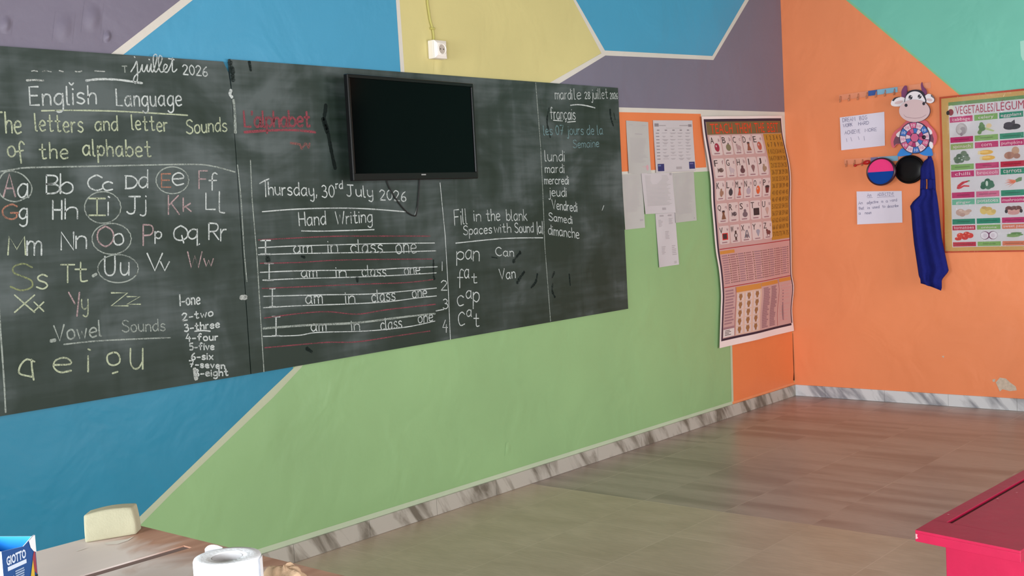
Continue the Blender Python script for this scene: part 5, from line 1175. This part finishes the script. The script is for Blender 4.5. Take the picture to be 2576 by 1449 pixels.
# toilet roll
TP = mat('tissue_white', (240, 242, 246), .9, .1, bump=.15, bscale=220)
RC = Vector((-5.995, -2.205, TZ)); RR = .0475; RH = .1
ro = Thing('toilet_paper_roll', 'white toilet paper roll standing upright on the brown table', 'toilet roll', (RC.x, RC.y, TZ + .0006))
mb = MB(); mb.lathe([(.0225, .001), (RR - .001, .001), (RR, .003), (RR, RH - .003), (RR - .0012, RH), (.036, RH + .0008), (.030, RH - .0006), (.0225, RH), (.0225, .001)], RC, (0, 0, 1), TP, 64); put(mb, 'tissue', ro)
mb = MB(); mb.lathe([(.0222, .002), (.0222, RH - .001), (.0208, RH - .0005), (.0205, .002)], RC, (0, 0, 1), mat('core_card', (206, 204, 206), .9, .1), 40); put(mb, 'core', ro, 'grey cardboard core')
mb = MB()
def flap(a, b_):
    an = math.radians(-66 + 40 * a - 14 * b_ * a); r = RR + .0012 + .003 * (1 - a) ** 2
    return Vector((RC.x + r * math.cos(an), RC.y + r * math.sin(an), TZ + .004 + (RH - .006) * b_))
mb.grid(flap, 10, 10, TP); put(mb, 'loose_sheet', ro); mb = MB()
def tail(a, b_):
    an = math.radians(62 + 32 * a); r = RR + .0015 + .004 * math.sin(math.pi * a)
    return Vector((RC.x + r * math.cos(an), RC.y + r * math.sin(an), TZ + .05 + (.0505 + .006 * math.sin(math.pi * a * .8)) * b_))
mb.grid(tail, 12, 6, TP)
put(mb, 'loose_sheet', ro)

# crumpled pale lump right of the roll
LM = mat('crumpled_beige', (206, 176, 146), .85, .15, var=.06, scale=50, bump=.4, bscale=70)
k1 = onz(718, 1452, TZ + .035)
mb = MB()
def lump(a, b_):
    th_ = 2 * math.pi * a; ph = math.pi * (1 - b_)
    r = .030 * (1 + .16 * math.sin(3 * th_ + 1) * math.sin(ph) + .10 * math.sin(5 * ph + 2 * th_) + .07 * math.cos(7 * th_ - 3 * ph))
    return Vector((k1.x + r * math.sin(ph) * math.cos(th_) * 1.0, k1.y + r * math.sin(ph) * math.sin(th_) * 1.15, TZ + .0265 + r * .85 * math.cos(ph)))
mb.grid(lump, 36, 20, LM)
tag(mb.build('crumpled_cloth', base=(k1.x, k1.y, TZ)), 'crumpled pale beige lump just right of the white toilet roll', 'cloth')

# chalk box
BZT = .87
A = onz(3.5, 1388, BZT); Bc = onz(87, 1352, BZT); fx = (Bc - A); FW = fx.length; fx.normalize(); fy = Vector((-fx.y, fx.x, 0)); FD = .075
BL = mat('box_blue', (28, 78, 140), .35, .5); BIN = mat('box_inside_blue', (40, 150, 240), .4, .4); BWH = mat('box_card_white', (226, 228, 230), .6, .3); BXT = mat('box_print_white', (206, 218, 236), .4, .4); BMG = mat('box_magenta', (176, 36, 110), .4, .4)
bo = Thing('chalk_box', 'open blue cardboard chalk box with a torn white corner on the brown table', 'box', tuple(Vector(((A + fx * FW / 2 + fy * FD / 2).x, (A + fx * FW / 2 + fy * FD / 2).y, TZ))))
def K(a, b_, z): q = A + fx * (a * FW) + fy * (b_ * FD); return Vector((q.x, q.y, z))
z0 = TZ + .0008
def wall(pts, th_, m_o, m_i):
    mb = MB(); mb.prism(pts, th_, m_o, BWH, back=False); mb.poly([Vector(p) + Vector(th_) for p in pts][::-1], m_i); return mb
mb = wall([K(0, 0, z0), K(1, 0, z0), K(1, 0, BZT + .004), K(.92, 0, BZT + .003), K(.74, 0, BZT - .003), K(.64, 0, BZT - .006), K(0, 0, BZT)], fy * .0012, BL, BIN); fp_ = put(mb, 'front_panel', bo)
mb = wall([K(1, .02, z0), K(1, 1, z0), K(1, 1, BZT), K(1, .02, BZT + .002)], fx * -.0012, BL, BIN); put(mb, 'side_panel', bo)
mb = wall([K(0, 1, z0), K(0, .02, z0), K(0, .02, BZT), K(0, 1, BZT)], fx * .0012, BWH, BIN); mb.poly([K(-.003, 1, z0), K(-.003, .02, z0), K(-.003, .02, z0 + .055), K(-.003, 1, z0 + .055)], BMG); put(mb, 'side_panel', bo)
mb = wall([K(1, 1, z0), K(0, 1, z0), K(0, 1, BZT), K(1, 1, BZT)], fy * -.0012, BL, BIN); put(mb, 'back_panel', bo)
mb = MB(); mb.poly([K(0, 0, z0 + .0005), K(1, 0, z0 + .0005), K(1, 1, z0 + .0005), K(0, 1, z0 + .0005)], BIN); put(mb, 'bottom_panel', bo)
def bf(u, v, o): return K(u, 0, BZT - v * (BZT - z0)) - fy * o
p = Print(bf)
p.text('GIOTTO', .11, .085, .69, .20, BXT, .0006, .035); p.rect(.13, .215, .69, .265, BXT, .0006); p.text('100', .12, .345, .31, .425, BXT, .0006, .03); bars(p, .34, .30, .62, .50, 7, ink((150, 170, 196)), .0006, .1, .6)
p.poly([(.97, .12), (.88, .24), (.86, .38), (.98, .46)], ink((150, 62, 72)), .0006); p.poly([(.88, .26), (.72, .56), (.66, .80), (.78, .86), (.88, .6), (.90, .42)], ink((206, 172, 60)), .0009); p.poly([(.99, .46), (.88, .48), (.82, .9), (.99, .9)], ink((40, 56, 40)), .0012); p.poly([(.84, .5), (.90, .46), (.86, .7), (.80, .75)], ink((206, 126, 110)), .0013)
put(p.mb, 'printing', fp_, 'white lettering and coloured chalk picture')
mb = MB(); mb.poly([K(.80, 0, BZT - .001) - fy * .0010, K(.84, 0, BZT - .012) - fy * .0010, K(.92, 0, BZT - .019) - fy * .0010, K(1.0, 0, BZT - .022) - fy * .0010, K(1.0, 0, BZT + .004) - fy * .0010, K(.92, 0, BZT + .003) - fy * .0010], BWH); put(mb, 'torn_edge', fp_, 'torn white corner')
